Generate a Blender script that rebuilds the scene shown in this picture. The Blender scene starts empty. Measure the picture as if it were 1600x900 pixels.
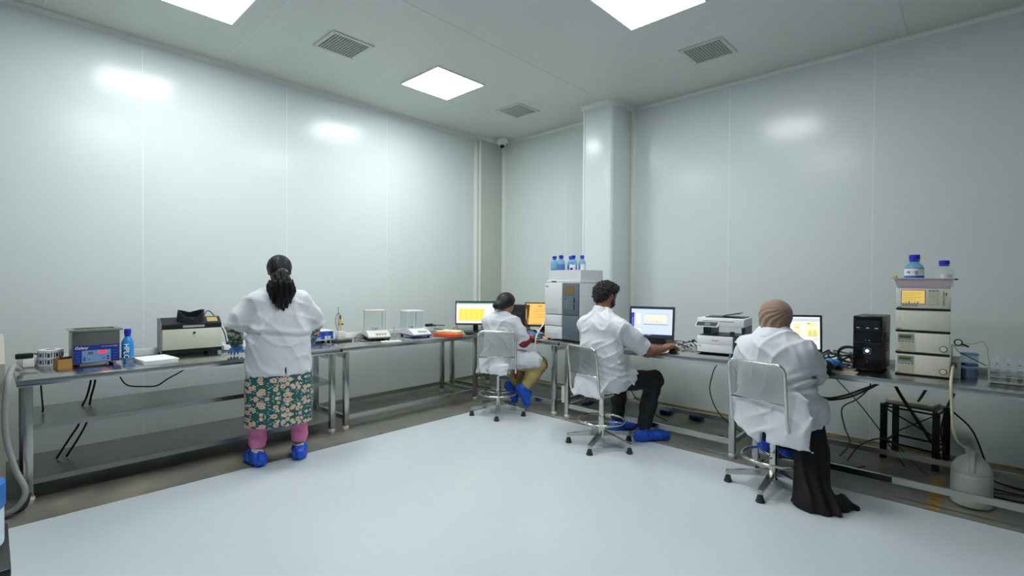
import bpy, bmesh, math, random
import numpy as np
from mathutils import Vector, Matrix
random.seed(7)
SC = bpy.context.scene
COL = SC.collection
PI = math.pi

# ------------------------------------------------------------------ camera, world, lights, exposure
H_CAM = 1.38
YAW, PITCH, ROLL = 0.754254, -0.01273, 0.006145
cam_d = bpy.data.cameras.new('camera')
cam_d.sensor_width = 36.0
cam_d.lens = 768.2 / 1600 * 36.0
cam_d.clip_start = 0.05
cam = bpy.data.objects.new('camera', cam_d)
COL.objects.link(cam)
cam.location = (0, 0, H_CAM)
cam.rotation_mode = 'XYZ'
cam.matrix_world = (Matrix.Translation((0, 0, H_CAM)) @ Matrix.Rotation(YAW, 4, 'Z')
                    @ Matrix.Rotation(PI / 2 + PITCH, 4, 'X') @ Matrix.Rotation(ROLL, 4, 'Z'))
SC.camera = cam
world = bpy.data.worlds.new('world')
SC.world = world
world.use_nodes = True
world.node_tree.nodes['Background'].inputs[0].default_value = (0.02, 0.022, 0.022, 1)
world.node_tree.nodes['Background'].inputs[1].default_value = 1.0
LAMP_POWER = 19.0          # emission of the ceiling LED panels
SC.view_settings.view_transform = 'Standard'
SC.view_settings.look = 'None'
SC.view_settings.gamma = 1.0
SC.view_settings.use_curve_mapping = False
SC.view_settings.exposure = 0.8

# room dimensions (metres, camera above the origin)
XL, YR, ZC = -5.2216, 5.2438, 3.432       # left wall, right wall, ceiling
XB, YB = 4.0, -4.0                        # walls behind the camera
TOP = 0.77                                # bench height

# ------------------------------------------------------------------ materials
MATS = {}
def srgb(r, g, b):
    f = lambda c: (c / 255 / 12.92) if c / 255 <= 0.04045 else ((c / 255 + 0.055) / 1.055) ** 2.4
    return (f(r), f(g), f(b), 1)

def mat(name, rgb, rough=0.5, metal=0.0, spec=0.5, emit=None, estr=0.0, bump=None, vary=None, trans=0.0, ior=1.45, coat=0.0, sheen=0.0, rvary=None):
    """bump=(scale,strength,distance)  vary=(scale, rgb2, lo, hi)"""
    if name in MATS: return MATS[name]
    m = bpy.data.materials.new(name); m.use_nodes = True
    nt = m.node_tree; b = nt.nodes['Principled BSDF']
    b.inputs['Base Color'].default_value = srgb(*rgb)
    b.inputs['Roughness'].default_value = rough
    b.inputs['Metallic'].default_value = metal
    b.inputs['Specular IOR Level'].default_value = spec
    b.inputs['IOR'].default_value = ior
    b.inputs['Transmission Weight'].default_value = trans
    b.inputs['Coat Weight'].default_value = coat
    b.inputs['Sheen Weight'].default_value = sheen
    if emit:
        b.inputs['Emission Color'].default_value = srgb(*emit)
        b.inputs['Emission Strength'].default_value = estr
    tc = None
    if bump or vary or rvary:
        tc = nt.nodes.new('ShaderNodeTexCoord')
    if vary:
        n = nt.nodes.new('ShaderNodeTexNoise'); n.inputs['Scale'].default_value = vary[0]; n.inputs['Detail'].default_value = 6
        nt.links.new(tc.outputs['Object'], n.inputs['Vector'])
        r = nt.nodes.new('ShaderNodeValToRGB')
        r.color_ramp.elements[0].position = vary[2]; r.color_ramp.elements[1].position = vary[3]
        r.color_ramp.elements[0].color = srgb(*rgb); r.color_ramp.elements[1].color = srgb(*vary[1])
        nt.links.new(n.outputs['Fac'], r.inputs['Fac']); nt.links.new(r.outputs['Color'], b.inputs['Base Color'])
    if rvary:
        n = nt.nodes.new('ShaderNodeTexNoise'); n.inputs['Scale'].default_value = rvary[0]; n.inputs['Detail'].default_value = 4
        nt.links.new(tc.outputs['Object'], n.inputs['Vector'])
        r = nt.nodes.new('ShaderNodeMapRange'); r.inputs[3].default_value = rvary[1]; r.inputs[4].default_value = rvary[2]
        nt.links.new(n.outputs['Fac'], r.inputs[0]); nt.links.new(r.outputs[0], b.inputs['Roughness'])
    if bump:
        n = nt.nodes.new('ShaderNodeTexNoise'); n.inputs['Scale'].default_value = bump[0]; n.inputs['Detail'].default_value = 5
        nt.links.new(tc.outputs['Object'], n.inputs['Vector'])
        k = nt.nodes.new('ShaderNodeBump'); k.inputs['Strength'].default_value = bump[1]; k.inputs['Distance'].default_value = bump[2]
        nt.links.new(n.outputs['Fac'], k.inputs['Height']); nt.links.new(k.outputs['Normal'], b.inputs['Normal'])
    MATS[name] = m
    return m

def perforated(name, rgb, pitch, hole, rough=0.35, metal=1.0):
    """sheet metal with round punched holes (real see-through holes by a procedural mask)"""
    if name in MATS: return MATS[name]
    m = mat(name, rgb, rough, metal)
    nt = m.node_tree; b = nt.nodes['Principled BSDF']; out = nt.nodes['Material Output']
    tc = nt.nodes.new('ShaderNodeTexCoord')
    mp = nt.nodes.new('ShaderNodeVectorMath'); mp.operation = 'SCALE'; mp.inputs[3].default_value = 1.0 / pitch
    nt.links.new(tc.outputs['UV'], mp.inputs[0])
    fr = nt.nodes.new('ShaderNodeVectorMath'); fr.operation = 'FRACTION'; nt.links.new(mp.outputs[0], fr.inputs[0])
    sb = nt.nodes.new('ShaderNodeVectorMath'); sb.operation = 'SUBTRACT'; sb.inputs[1].default_value = (0.5, 0.5, 0)
    nt.links.new(fr.outputs[0], sb.inputs[0])
    ln = nt.nodes.new('ShaderNodeVectorMath'); ln.operation = 'LENGTH'; nt.links.new(sb.outputs[0], ln.inputs[0])
    lt = nt.nodes.new('ShaderNodeMath'); lt.operation = 'LESS_THAN'; lt.inputs[1].default_value = hole
    nt.links.new(ln.outputs['Value'], lt.inputs[0])
    tr = nt.nodes.new('ShaderNodeBsdfTransparent'); mx = nt.nodes.new('ShaderNodeMixShader')
    nt.links.new(lt.outputs[0], mx.inputs[0]); nt.links.new(b.outputs[0], mx.inputs[1]); nt.links.new(tr.outputs[0], mx.inputs[2])
    nt.links.new(mx.outputs[0], out.inputs['Surface'])
    return m

def clear(name, tint, alpha, rough=0.05):
    """thin clear glass / plastic sheet: mostly see-through with a glossy skin"""
    if name in MATS: return MATS[name]
    m = bpy.data.materials.new(name); m.use_nodes = True
    nt = m.node_tree; out = nt.nodes['Material Output']; nt.nodes.remove(nt.nodes['Principled BSDF'])
    t = nt.nodes.new('ShaderNodeBsdfTransparent'); t.inputs[0].default_value = srgb(*tint)
    g = nt.nodes.new('ShaderNodeBsdfPrincipled'); g.inputs['Base Color'].default_value = srgb(*tint); g.inputs['Roughness'].default_value = rough
    x = nt.nodes.new('ShaderNodeMixShader'); x.inputs[0].default_value = alpha
    nt.links.new(t.outputs[0], x.inputs[1]); nt.links.new(g.outputs[0], x.inputs[2]); nt.links.new(x.outputs[0], out.inputs['Surface'])
    MATS[name] = m
    return m

WALL = mat('wall_panel_paint', (218, 226, 224), 0.2, spec=0.34)
CEILM = mat('ceiling_panel_paint', (214, 219, 215), 0.42, spec=0.4)
PVC = mat('white_pvc_coving', (228, 232, 226), 0.4)
SEAL = mat('white_silicone_joint', (236, 240, 238), 0.4)
EPOXY = mat('white_epoxy_floor', (205, 213, 217), 0.2, spec=0.5, vary=(0.7, (200, 208, 213), 0.3, 0.75))
BORDER = mat('worn_grey_vinyl', (116, 116, 109), 0.36, vary=(2.6, (156, 149, 128), 0.45, 0.75), rvary=(4, 0.2, 0.5))
GROOVE = mat('dark_floor_joint', (40, 36, 30), 0.8)
RUST = mat('tan_stained_sealant', (168, 152, 112), 0.7, vary=(9, (122, 98, 60), 0.45, 0.75))
STEEL = mat('brushed_stainless_steel', (190, 190, 186), 0.24, 1.0, rvary=(5, 0.16, 0.32))
STEELTOP = mat('bench_top_stainless', (186, 188, 186), 0.2, 1.0, rvary=(3, 0.13, 0.28))
SHELFM = mat('shelf_stainless', (150, 152, 150), 0.3, 1.0, rvary=(4, 0.22, 0.4))
CHROME = mat('polished_tube_steel', (214, 214, 210), 0.16, 1.0)
GREYPLASTIC = mat('pale_grey_plastic', (212, 212, 206), 0.45)
RUBBER = mat('black_rubber', (42, 44, 44), 0.6)
BLACK = mat('black_plastic', (24, 26, 28), 0.4)
BLACKGLOSS = mat('glossy_black_plastic', (16, 19, 22), 0.18)
DARKGREY = mat('dark_grey_plastic', (58, 62, 66), 0.45)
CABLE = mat('black_cable_sheath', (26, 27, 28), 0.5)
GREYCABLE = mat('grey_cable_sheath', (86, 88, 88), 0.5)
WHITECABLE = mat('white_cable_sheath', (224, 224, 218), 0.45)
WHITE = mat('white_plastic', (232, 233, 232), 0.4)
PAPER = mat('white_paper', (236, 238, 240), 0.8)
BEIGE = mat('beige_instrument_paint', (214, 212, 198), 0.45)
CREAM = mat('cream_painted_panel', (206, 206, 186), 0.45)

# ------------------------------------------------------------------ mesh builder and object helpers
class MB:
    def __init__(s): s.v = []; s.f = []
    def add(s, vs, fs, M=None):
        o = len(s.v)
        s.v += [tuple(M @ Vector(p)) if M else tuple(p) for p in vs]
        s.f += [tuple(i + o for i in f) for f in fs]
        return s
    def box(s, x0, x1, y0, y1, z0, z1, M=None, b=0.0):
        if b > 0:
            bm = bmesh.new(); bmesh.ops.create_cube(bm, size=1)
            for v in bm.verts:
                v.co = Vector(((x0 + x1) / 2 + v.co.x * (x1 - x0), (y0 + y1) / 2 + v.co.y * (y1 - y0), (z0 + z1) / 2 + v.co.z * (z1 - z0)))
            bmesh.ops.bevel(bm, geom=list(bm.edges), offset=b, segments=2, affect='EDGES', profile=0.5)
            bm.verts.index_update()
            vs = [tuple(v.co) for v in bm.verts]; fs = [[v.index for v in f.verts] for f in bm.faces]; bm.free()
            return s.add(vs, fs, M)
        vs = [(x, y, z) for z in (z0, z1) for y in (y0, y1) for x in (x0, x1)]
        return s.add(vs, [(0, 2, 3, 1), (4, 5, 7, 6), (0, 1, 5, 4), (2, 6, 7, 3), (0, 4, 6, 2), (1, 3, 7, 5)], M)
    def prism(s, prof, a0, a1, axis='x', M=None):
        """profile polygon extruded along axis; prof pairs are the two other axes in order"""
        n = len(prof)
        def P(q, a):
            if axis == 'x': return (a, q[0], q[1])
            if axis == 'y': return (q[0], a, q[1])
            return (q[0], q[1], a)
        vs = [P(q, a0) for q in prof] + [P(q, a1) for q in prof]
        fs = [tuple(range(n - 1, -1, -1)), tuple(range(n, 2 * n))] + [(i, (i + 1) % n, n + (i + 1) % n, n + i) for i in range(n)]
        return s.add(vs, fs, M)
    def lathe(s, prof, n=24, M=None, cap=True):
        """prof: (r,z) from bottom to top around z"""
        vs = []; fs = []
        for r, z in prof:
            vs += [(r * math.cos(2 * PI * i / n), r * math.sin(2 * PI * i / n), z) for i in range(n)]
        for j in range(len(prof) - 1):
            for i in range(n):
                k = (i + 1) % n
                fs.append((j * n + i, j * n + k, (j + 1) * n + k, (j + 1) * n + i))
        if cap:
            fs.append(tuple(range(n - 1, -1, -1))); o = (len(prof) - 1) * n; fs.append(tuple(range(o, o + n)))
        return s.add(vs, fs, M)
    def tube(s, pts, r, n=8, closed=False, M=None, r2=None):
        pts = [Vector(p) for p in pts]; N = len(pts); vs = []; fs = []
        up = None
        for i, p in enumerate(pts):
            if closed: t = pts[(i + 1) % N] - pts[i - 1]
            else: t = pts[min(i + 1, N - 1)] - pts[max(i - 1, 0)]
            t.normalize()
            if up is None:
                up = t.orthogonal().normalized()
            else:
                up = (up - t * up.dot(t))
                up = up.normalized() if up.length > 1e-6 else t.orthogonal().normalized()
            w = t.cross(up)
            rr = r if r2 is None else r + (r2 - r) * i / (N - 1)
            vs += [tuple(p + (up * math.cos(2 * PI * k / n) + w * math.sin(2 * PI * k / n)) * rr) for k in range(n)]
        for i in range(N if closed else N - 1):
            a = i * n; b = ((i + 1) % N) * n
            # for closed loops find the best seam rotation
            off = 0
            if closed and i == N - 1:
                off = min(range(n), key=lambda o: (Vector(vs[a]) - Vector(vs[b + o])).length)
            for k in range(n):
                k2 = (k + 1) % n
                fs.append((a + k, a + k2, b + (k2 + off) % n, b + (k + off) % n))
        if not closed:
            fs.append(tuple(range(n - 1, -1, -1))); fs.append(tuple(range((N - 1) * n, N * n)))
        return s.add(vs, fs, M)
    def ball(s, c, r, n=12, M=None):
        rx, ry, rz = (r, r, r) if not hasattr(r, '__len__') else r
        prof = [(max(math.sin(PI * j / n), 0.001), -math.cos(PI * j / n)) for j in range(n + 1)]
        T = Matrix.Translation(c) @ Matrix.Diagonal((rx, ry, rz, 1))
        return s.lathe(prof, n * 2, (M @ T) if M else T)
    def build(s, name, m, parent=None, smooth=False, auto=None):
        me = bpy.data.meshes.new(name)
        me.from_pydata(s.v, [], s.f)
        if smooth: me.shade_smooth()
        elif auto: me.shade_auto(auto) if hasattr(me, 'shade_auto') else None
        me.materials.append(m)
        me.validate()
        bm = bmesh.new(); bm.from_mesh(me); bmesh.ops.recalc_face_normals(bm, faces=bm.faces); bm.to_mesh(me); bm.free()
        if auto and not smooth:
            for p in me.polygons: p.use_smooth = True
            me.set_sharp_from_angle(angle=auto)
        return link(me, name, parent)

def link(data, name, parent=None):
    o = bpy.data.objects.new(name, data); COL.objects.link(o)
    if parent is not None: o.parent = parent
    return o
def tag(o, label=None, cat=None, group=None, kind=None):
    if label: o['label'] = label
    if cat: o['category'] = cat
    if group: o['group'] = group
    if kind: o['kind'] = kind
    return o
def thing(name, label, cat, loc=(0, 0, 0), rz=0.0, group=None):
    o = link(None, name); o.empty_display_size = 0.05
    o.location = loc; o.rotation_euler = (0, 0, rz)
    return tag(o, label, cat, group)
def place(o, loc, rz=0.0):
    o.location = loc; o.rotation_euler = (0, 0, rz); return o
def spline(pts, n=8):
    """Catmull-Rom through the points"""
    P = [Vector(p) for p in pts]; P = [P[0] * 2 - P[1]] + P + [P[-1] * 2 - P[-2]]; out = []
    for i in range(1, len(P) - 2):
        a, b, c, d = P[i - 1:i + 3]
        for k in range(n):
            t = k / n
            out.append(0.5 * ((2 * b) + (c - a) * t + (2 * a - 5 * b + 4 * c - d) * t * t + (3 * b - a - 3 * c + d) * t ** 3))
    out.append(P[-2]); return out
def cable(name, pts, r, m, label, cat='cable', group=None, n=6):
    base = Vector(pts[0])
    o = MB().tube([p - base for p in spline(pts)], r, n).build(name, m, None, True)
    o.location = base
    return tag(o, label, cat, group)
AUTO = math.radians(35)
def text(body, size, m, parent, M, name='lettering', bold=0.0, shear=0.0, depth=0.0004, align='CENTER'):
    cu = bpy.data.curves.new(name, 'FONT'); cu.body = body; cu.size = size; cu.extrude = depth; cu.shear = shear
    cu.align_x = align; cu.align_y = 'CENTER'; cu.offset = bold; cu.resolution_u = 2
    t = bpy.data.objects.new('tmp', cu); COL.objects.link(t)
    dg = bpy.context.evaluated_depsgraph_get(); dg.update()
    me = bpy.data.meshes.new_from_object(t.evaluated_get(dg)); bpy.data.objects.remove(t); bpy.data.curves.remove(cu)
    me.transform(M); me.materials.clear(); me.materials.append(m)
    return link(me, name, parent)
# a flat rectangle on a face that looks towards local -y
FRONT = lambda x, y, z: Matrix.Translation((x, y, z)) @ Matrix.Rotation(PI / 2, 4, 'X')
# ------------------------------------------------------------------ the room
def struct(mb, name, m, parent=None, **k):
    o = mb.build(name, m, parent, **k)
    if parent is None: o['kind'] = 'structure'
    return o

floor = struct(MB().box(XL - 0.12, XB + 0.1, YB - 0.1, YR + 0.12, -0.12, -0.003), 'floor', GROOVE)
EX, EY = -3.868, 3.925                     # edge of the white epoxy field
MB().box(EX, XB, YB, EY, -0.003, 0.0).build('epoxy_coating', EPOXY, floor)
MB().box(XL, EX - 0.008, YB, YR, -0.003, -0.0005).build('border_strip', BORDER, floor)
MB().box(EX - 0.008, XB, EY + 0.008, YR, -0.003, -0.0005).build('border_strip', BORDER, floor)
YEL = mat('yellow_floor_tape', (170, 132, 62), 0.55, vary=(20, (120, 98, 60), 0.4, 0.7))
MB().box(-0.20, -0.135, 3.945, 4.62, -0.0005, 0.001).build('tape_patch', YEL, floor)

def wall_panels(wall, axis, face, seams, z1, thick=0.012, sign=1):
    """flat sandwich panels with sealed joints, each a part of its wall; face = plane of the room side"""
    for a, b in zip(seams[:-1], seams[1:]):
        a2, b2 = a + 0.003, b - 0.003
        if axis == 'x':
            MB().box(min(face, face - sign * thick), max(face, face - sign * thick), a2, b2, 0, z1).build('panel', WALL, wall)
        else:
            MB().box(a2, b2, min(face, face - sign * thick), max(face, face - sign * thick), 0, z1).build('panel', WALL, wall)
WL = struct(MB().box(XL - 0.1, XL + 0.0072, YB, YR + 0.1, 0, ZC), 'wall_left', SEAL)
wall_panels(WL, 'x', XL + 0.0, [-4.0, -2.689, -1.489, -0.289, 0.911, 2.127, 3.319, 4.564, 4.80], ZC, 0.008, -1)
for o in WL.children: o.location.x = 0.0
WR = struct(MB().box(XL - 0.1, XB, YR - 0.0072, YR + 0.1, 0, ZC), 'wall_right', SEAL)
wall_panels(WR, 'y', YR, [-5.12, -3.95, -2.96, -1.858, -0.648, 0.56, 1.77, 2.98, 4.0], ZC, 0.008, 1)
WB = struct(MB().box(XB, XB + 0.1, YB, YR + 0.1, 0, ZC), 'wall_back', WALL)
WN = struct(MB().box(XL - 0.1, XB, YB - 0.1, YB, 0, ZC), 'wall_near', WALL)
# boxed-in pipe chase in the corner, and the column on the right wall
XK, YK = -5.105, 4.775
WK = struct(MB().box(XL, XK, YK, YR, 0, ZC), 'wall_corner_chase', mat('chase_paint', (196, 202, 192), 0.4, spec=0.4))
CX0, CX1, CY = -3.36, -2.97, 4.79
cp = [(CX0, YR), (CX0, CY + 0.02), (CX0 + 0.02, CY), (CX1 - 0.05, CY), (CX1 - 0.025, CY + 0.008), (CX1 - 0.008, CY + 0.025), (CX1, CY + 0.05), (CX1, YR)]
WC = struct(MB().prism(cp, 0, ZC, 'z'), 'wall_column', WALL, auto=math.radians(20))
MB().box(CX0 - 0.004, CX0 + 0.016, CY - 0.004, CY + 0.03, 0, ZC - 0.05).build('edge_bead', SEAL, WC)

CE = struct(MB().box(XL - 0.1, XB + 0.1, YB - 0.1, YR + 0.1, ZC + 0.0005, ZC + 0.1), 'ceiling', SEAL)
xs = [XL, -3.10, -0.455, XB]; ys = [YB, -3.35, -2.13, -0.92, 0.30, 1.52, 2.75, 3.97, YR]
for i in range(3):
    for a, b in zip(ys[:-1], ys[1:]):
        MB().box(xs[i] + 0.003, xs[i + 1] - 0.003, a + 0.003, b - 0.003, ZC - 0.0005, ZC + 0.002).build('panel', CEILM, CE)
for x in (-3.10, -0.455):
    MB().prism([(x - 0.035, ZC), (x + 0.035, ZC), (x + 0.03, ZC - 0.004), (x - 0.03, ZC - 0.004)], YB, YR, 'y').build('joint_strip', CEILM, CE)

# coving (45 degree pvc profile) between walls and ceiling and in the inside corners
c = 0.05
def coveprof(u, v, su, sv):
    """triangle-ish quarter profile with its right angle at (u,v)"""
    pts = [(u, v)]
    for k in range(7):
        a = PI / 2 * k / 6
        pts.append((u + su * c * (1 - math.sin(a) * 0.93), v + sv * c * (1 - math.cos(a) * 0.93)))
    return pts
tn = [0]
def trim(mb, kind='trim'):
    tn[0] += 1
    o = mb.build('trim_%d' % tn[0], PVC, None, auto=AUTO); o['kind'] = 'structure'
trim(MB().prism(coveprof(XL, ZC, 1, -1), YB, YK, 'y'))
trim(MB().prism(coveprof(YR, ZC, -1, -1), CX1, XB, 'x'))
trim(MB().prism(coveprof(YR, ZC, -1, -1), XK, CX0, 'x'))
trim(MB().prism(coveprof(XK, ZC, 1, -1), YK - 0.02, YR, 'y'))
trim(MB().prism(coveprof(YK, ZC, -1, -1), XL, XK + 0.02, 'x'))
trim(MB().prism(coveprof(CY, ZC, -1, -1), CX0 - 0.03, CX1 - 0.02, 'x'))
trim(MB().prism(coveprof(CX1, ZC, 1, -1), CY + 0.03, YR, 'y'))
trim(MB().prism(coveprof(CX0, ZC, -1, -1), CY, YR, 'y'))
trim(MB().prism(coveprof(XL, YK, 1, -1), 0, ZC, 'z'))
trim(MB().prism(coveprof(XK, YR, 1, -1), 0, ZC, 'z'))
trim(MB().prism(coveprof(CX1, YR, 1, -1), 0, ZC, 'z'))
trim(MB().prism(coveprof(CX0, YR, -1, -1), 0, ZC, 'z'))
trim(MB().box(XK - 0.03, XK + 0.004, YK - 0.004, YK + 0.004, 0, ZC - 0.04))
trim(MB().lathe([(0.055, ZC - 0.07), (0.06, ZC - 0.03), (0.075, ZC)], 24, Matrix.Translation((CX1 - 0.045, CY + 0.045, 0))))
struct(MB().box(XL + 0.0085, XL + 0.018, YB, YK - 0.05, 0, 0.022), 'baseboard_left', RUST)
struct(MB().box(CX1 + 0.05, XB, YR - 0.018, YR - 0.0085, 0, 0.022), 'baseboard_right', RUST)
struct(MB().box(XK + 0.05, CX0 - 0.05, YR - 0.018, YR - 0.0085, 0, 0.022), 'baseboard_corner', RUST)

# ceiling lights: 600 mm LED panels with thin frames
LFR = mat('light_frame', (226, 230, 230), 0.4)
LED = mat('led_diffuser', (255, 255, 255), 0.5, emit=(248, 253, 254), estr=LAMP_POWER)
lab = {(0, 1): 'square LED ceiling panel at top left edge of the picture', (0, 2): 'square LED ceiling panel seen whole, nearest the room corner',
       (1, 2): 'square LED ceiling panel cut by the top edge, left of the round-edged column line'}
lab[(1, 2)] = 'square LED ceiling panel cut by the top edge, above the seated man'
lab[(1, 1)] = 'square LED ceiling panel above the camera, outside the picture'
for i, x in enumerate((-4.05, -1.745)):
    for j, y in ((1, 1.04), (2, 3.24)):
        yy = y + (0.03 if i == 1 and j == 2 else 0)
        t = thing('ceiling_light', lab[(i, j)], 'ceiling light', (x, yy, ZC), 0, 'LED ceiling panels')
        f = MB()
        for a, b, c2, d in ((-0.31, 0.31, -0.31, -0.298), (-0.31, 0.31, 0.298, 0.31), (-0.31, -0.298, -0.298, 0.298), (0.298, 0.31, -0.298, 0.298)):
            f.box(a, b, c2, d, -0.012, 0)
        f.build('frame', LFR, t)
        MB().box(-0.298, 0.298, -0.298, 0.298, -0.008, -0.001).build('diffuser', LED, t)

# ceiling vents: square frames with punched grilles
VENTF = mat('vent_frame', (206, 212, 206), 0.45); VENTSHADE = mat('vent_shade_black', (14, 15, 15), 0.9)
for (x, y), l in (((-4.035, 2.13), 'square ceiling vent left of the whole LED panel'), ((-4.01, 4.35), 'small square ceiling vent above the dome camera'),
                  ((-1.745, 4.37), 'square ceiling vent above the right wall and printer')):
    t = thing('ceiling_vent', l, 'vent', (x, y, ZC), 0, 'perforated ceiling vents')
    s, w = 0.19, 0.03
    f = MB()
    for a, b, c2, d in ((-s, s, -s, -s + w), (-s, s, s - w, s), (-s, -s + w, -s + w, s - w), (s - w, s, -s + w, s - w)):
        f.box(a, b, c2, d, -0.01, 0)
    f.build('frame', VENTF, t)
    MB().box(-s + w, s - w, -s + w, s - w, -0.002, 0).build('painted_duct_shade', VENTSHADE, t)  # flat black plate: the shade behind the grille is put into its colour
    g = MB(); n = 13; q = s - w
    for k in range(n + 1):
        p = -q + 2 * q * k / n
        g.box(p - 0.003, p + 0.003, -q, q, -0.008, -0.004); g.box(-q, q, p - 0.003, p + 0.003, -0.0085, -0.0045)
    g.build('grille', VENTF, t)
    for a in (-1, 1):
        for b in (-1, 1): MB().ball((a * (s - 0.015), b * (s - 0.015), -0.01), (0.005, 0.005, 0.003), 5).build('screw', STEEL, t)

# dome security camera
t = thing('dome_camera', 'white dome security camera at the ceiling corner above the chase', 'camera', (-4.965, 5.06, ZC), math.radians(43))
MB().lathe([(0.075, -0.06), (0.08, -0.052), (0.08, -0.01), (0.07, 0)][::1], 24).build('base', WHITE, t, auto=AUTO)
MB().lathe([(0.03, -0.125), (0.048, -0.105), (0.055, -0.08), (0.056, -0.06)], 24).build('housing', WHITE, t, auto=AUTO)
MB().ball((0, -0.018, -0.108), (0.036, 0.036, 0.033), 10).build('lens_ball', BLACKGLOSS, t, True)
MB().tube([(0, -0.046, -0.118), (0, -0.056, -0.122)], 0.013, 12).build('lens', DARKGREY, t)

# ------------------------------------------------------------------ benches
def table(label, x0, x1, y0, y1, inx, iny, shelves=(), rails=(), apron=True, tz=TOP, beams=True):
    """stainless bench; inx, iny = inset of the leg centres from the top's edge"""
    cx, cy = (x0 + x1) / 2, (y0 + y1) / 2
    t = thing('steel_bench', label, 'bench', (cx, cy, 0), 0, 'stainless steel benches along the walls')
    hx, hy = (x1 - x0) / 2, (y1 - y0) / 2
    MB().box(-hx, hx, -hy, hy, tz - 0.042, tz, b=0.004).build('tabletop', STEELTOP, t, auto=AUTO)
    lx, ly = hx - inx, hy - iny; r = 0.0225
    for sx in (-1, 1):
        for sy in (-1, 1):
            l = MB().box(sx * lx - r, sx * lx + r, sy * ly - r, sy * ly + r, 0.045, tz - 0.042, b=0.003).build('leg', STEEL, t, auto=AUTO)
            MB().lathe([(0.024, 0.0), (0.026, 0.012), (0.03, 0.018), (0.03, 0.036), (0.024, 0.046)], 16, Matrix.Translation((sx * lx, sy * ly, 0))).build('foot', GREYPLASTIC, l, auto=AUTO)
    for z in rails:
        for sy in (-1, 1):
            MB().box(-lx + r, lx - r, sy * ly - 0.012, sy * ly + 0.012, z - 0.02, z + 0.02).build('rail', STEEL, t)
        for sx in (-1, 1):
            MB().box(sx * lx - 0.012, sx * lx + 0.012, -ly + r, ly - r, z - 0.02, z + 0.02).build('rail', STEEL, t)
    for z in shelves:
        s = MB()
        s.box(-lx + 0.003, lx - 0.003, -ly + 0.003, ly - 0.003, z - 0.006, z)
        for sy in (-1, 1): s.box(-lx + r, lx - r, sy * (ly - 0.006) - 0.006, sy * (ly - 0.006) + 0.006, z - 0.032, z - 0.006)
        for sx in (-1, 1): s.box(sx * (lx - 0.006) - 0.006, sx * (lx - 0.006) + 0.006, -ly + r, ly - r, z - 0.032, z - 0.006)
        s.build('shelf', SHELFM, t)
    for s in (-1, 1):
        if hx > hy: MB().box(s * lx - 0.015, s * lx + 0.015, -ly + r, ly - r, tz - 0.10, tz - 0.07).build('brace', STEEL, t)
        else: MB().box(-lx + r, lx - r, s * ly - 0.015, s * ly + 0.015, tz - 0.10, tz - 0.07).build('brace', STEEL, t)
    return t
table('long steel bench with two shelves under the ultrasonic bath, left wall', -4.88, -4.15, 0.11, 2.165, 0.06, 0.05, shelves=(0.478, 0.145))
table('steel bench with an open lower rail under the two balances, left wall', -4.88, -4.15, 2.19, 3.925, 0.06, 0.06, rails=(0.115,))
table('steel bench in the corner under the tall grey instrument', -4.87, -3.07, 3.95, 4.67, 0.08, 0.05, rails=(0.13,))
table('steel bench with low rails under the monitor and printer', -3.05, -1.30, 3.95, 4.67, 0.07, 0.05, rails=(0.13,))
table('steel bench on the right under the instrument stack and tube rack', -1.275, 0.85, 3.95, 4.67, 0.08, 0.05, rails=(0.115,))
# white cable trunking standing along the back edges
t = tag(MB().box(-0.017, 0.017, -1.9, 1.72, 0, 0.055, b=0.003).build('cable_trunking', WHITE, None, auto=AUTO), 'white cable trunking along the back of the left benches', 'trunking')
t.location = (-4.86, 2.03, TOP)
t = tag(MB().box(-2.0, 2.0, -0.017, 0.017, 0, 0.05, b=0.003).build('cable_trunking', WHITE, None, auto=AUTO), 'white cable trunking along the back of the right wall benches', 'trunking')
t.location = (-0.9, 4.69, TOP - 0.01)
o = tag(MB().box(-0.36, 0.36, -0.001, 0.001, -0.019, 0.019).build('rail_tape', BLACK), 'black tape wrapped on the low rail below the hijab wearer', 'tape'); o.location = (-0.73, 3.9865, 0.115)
o = tag(MB().box(-0.03, 0.03, -0.005, 0.005, 0.0, 0.17).build('wall_plate', WHITE), 'white board leaning between two bench legs by the man', 'board'); o.location = (-3.06, 4.05, 0.14)
# ------------------------------------------------------------------ things on the left benches (local -y looks into the room)
LRZ = PI / 2
def sub(o, **k): return o
# beige console beside the bench end, low trolley with a container in the near left corner
t = thing('floor_console', 'beige console cabinet at the left edge of the picture', 'cabinet', (-4.62, -0.17, 0), LRZ)
MB().prism([(-0.32, 0.0), (0.3, 0.0), (0.3, 1.0), (-0.05, 1.0), (-0.32, 0.86)], -0.35, 0.235, 'x').build('body', mat('console_beige', (186, 186, 172), 0.5), t)
MB().box(-0.3, 0.19, -0.326, -0.32, 0.08, 0.8).build('door', mat('console_door', (178, 178, 166), 0.5), t)
MB().tube([(0.1, -0.34, 0.4), (0.1, -0.34, 0.6)], 0.008).build('handle', BLACK, t)
t = thing('utility_trolley', 'low blue trolley with a black rim at bottom left corner', 'trolley', (-2.74, -0.195, 0), 0.0)
MB().box(-0.22, 0.22, -0.22, 0.22, 0.06, 0.31, b=0.01).build('bin', mat('blue_bin_plastic', (40, 96, 160), 0.4), t, auto=AUTO)
MB().box(-0.245, 0.245, -0.245, 0.245, 0.31, 0.345, b=0.008).build('rim', BLACK, t, auto=AUTO)
for a in (-1, 1):
    for b in (-1, 1): MB().tube([(a * 0.17 - 0.012, b * 0.17, 0.03), (a * 0.17 + 0.012, b * 0.17, 0.03)], 0.03, 14).build('caster', RUBBER, t, auto=AUTO)
t = thing('liquid_can', 'white plastic can with a blue cap at bottom left corner', 'can', (-2.74, -0.128, 0.346), 0.0)
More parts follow.
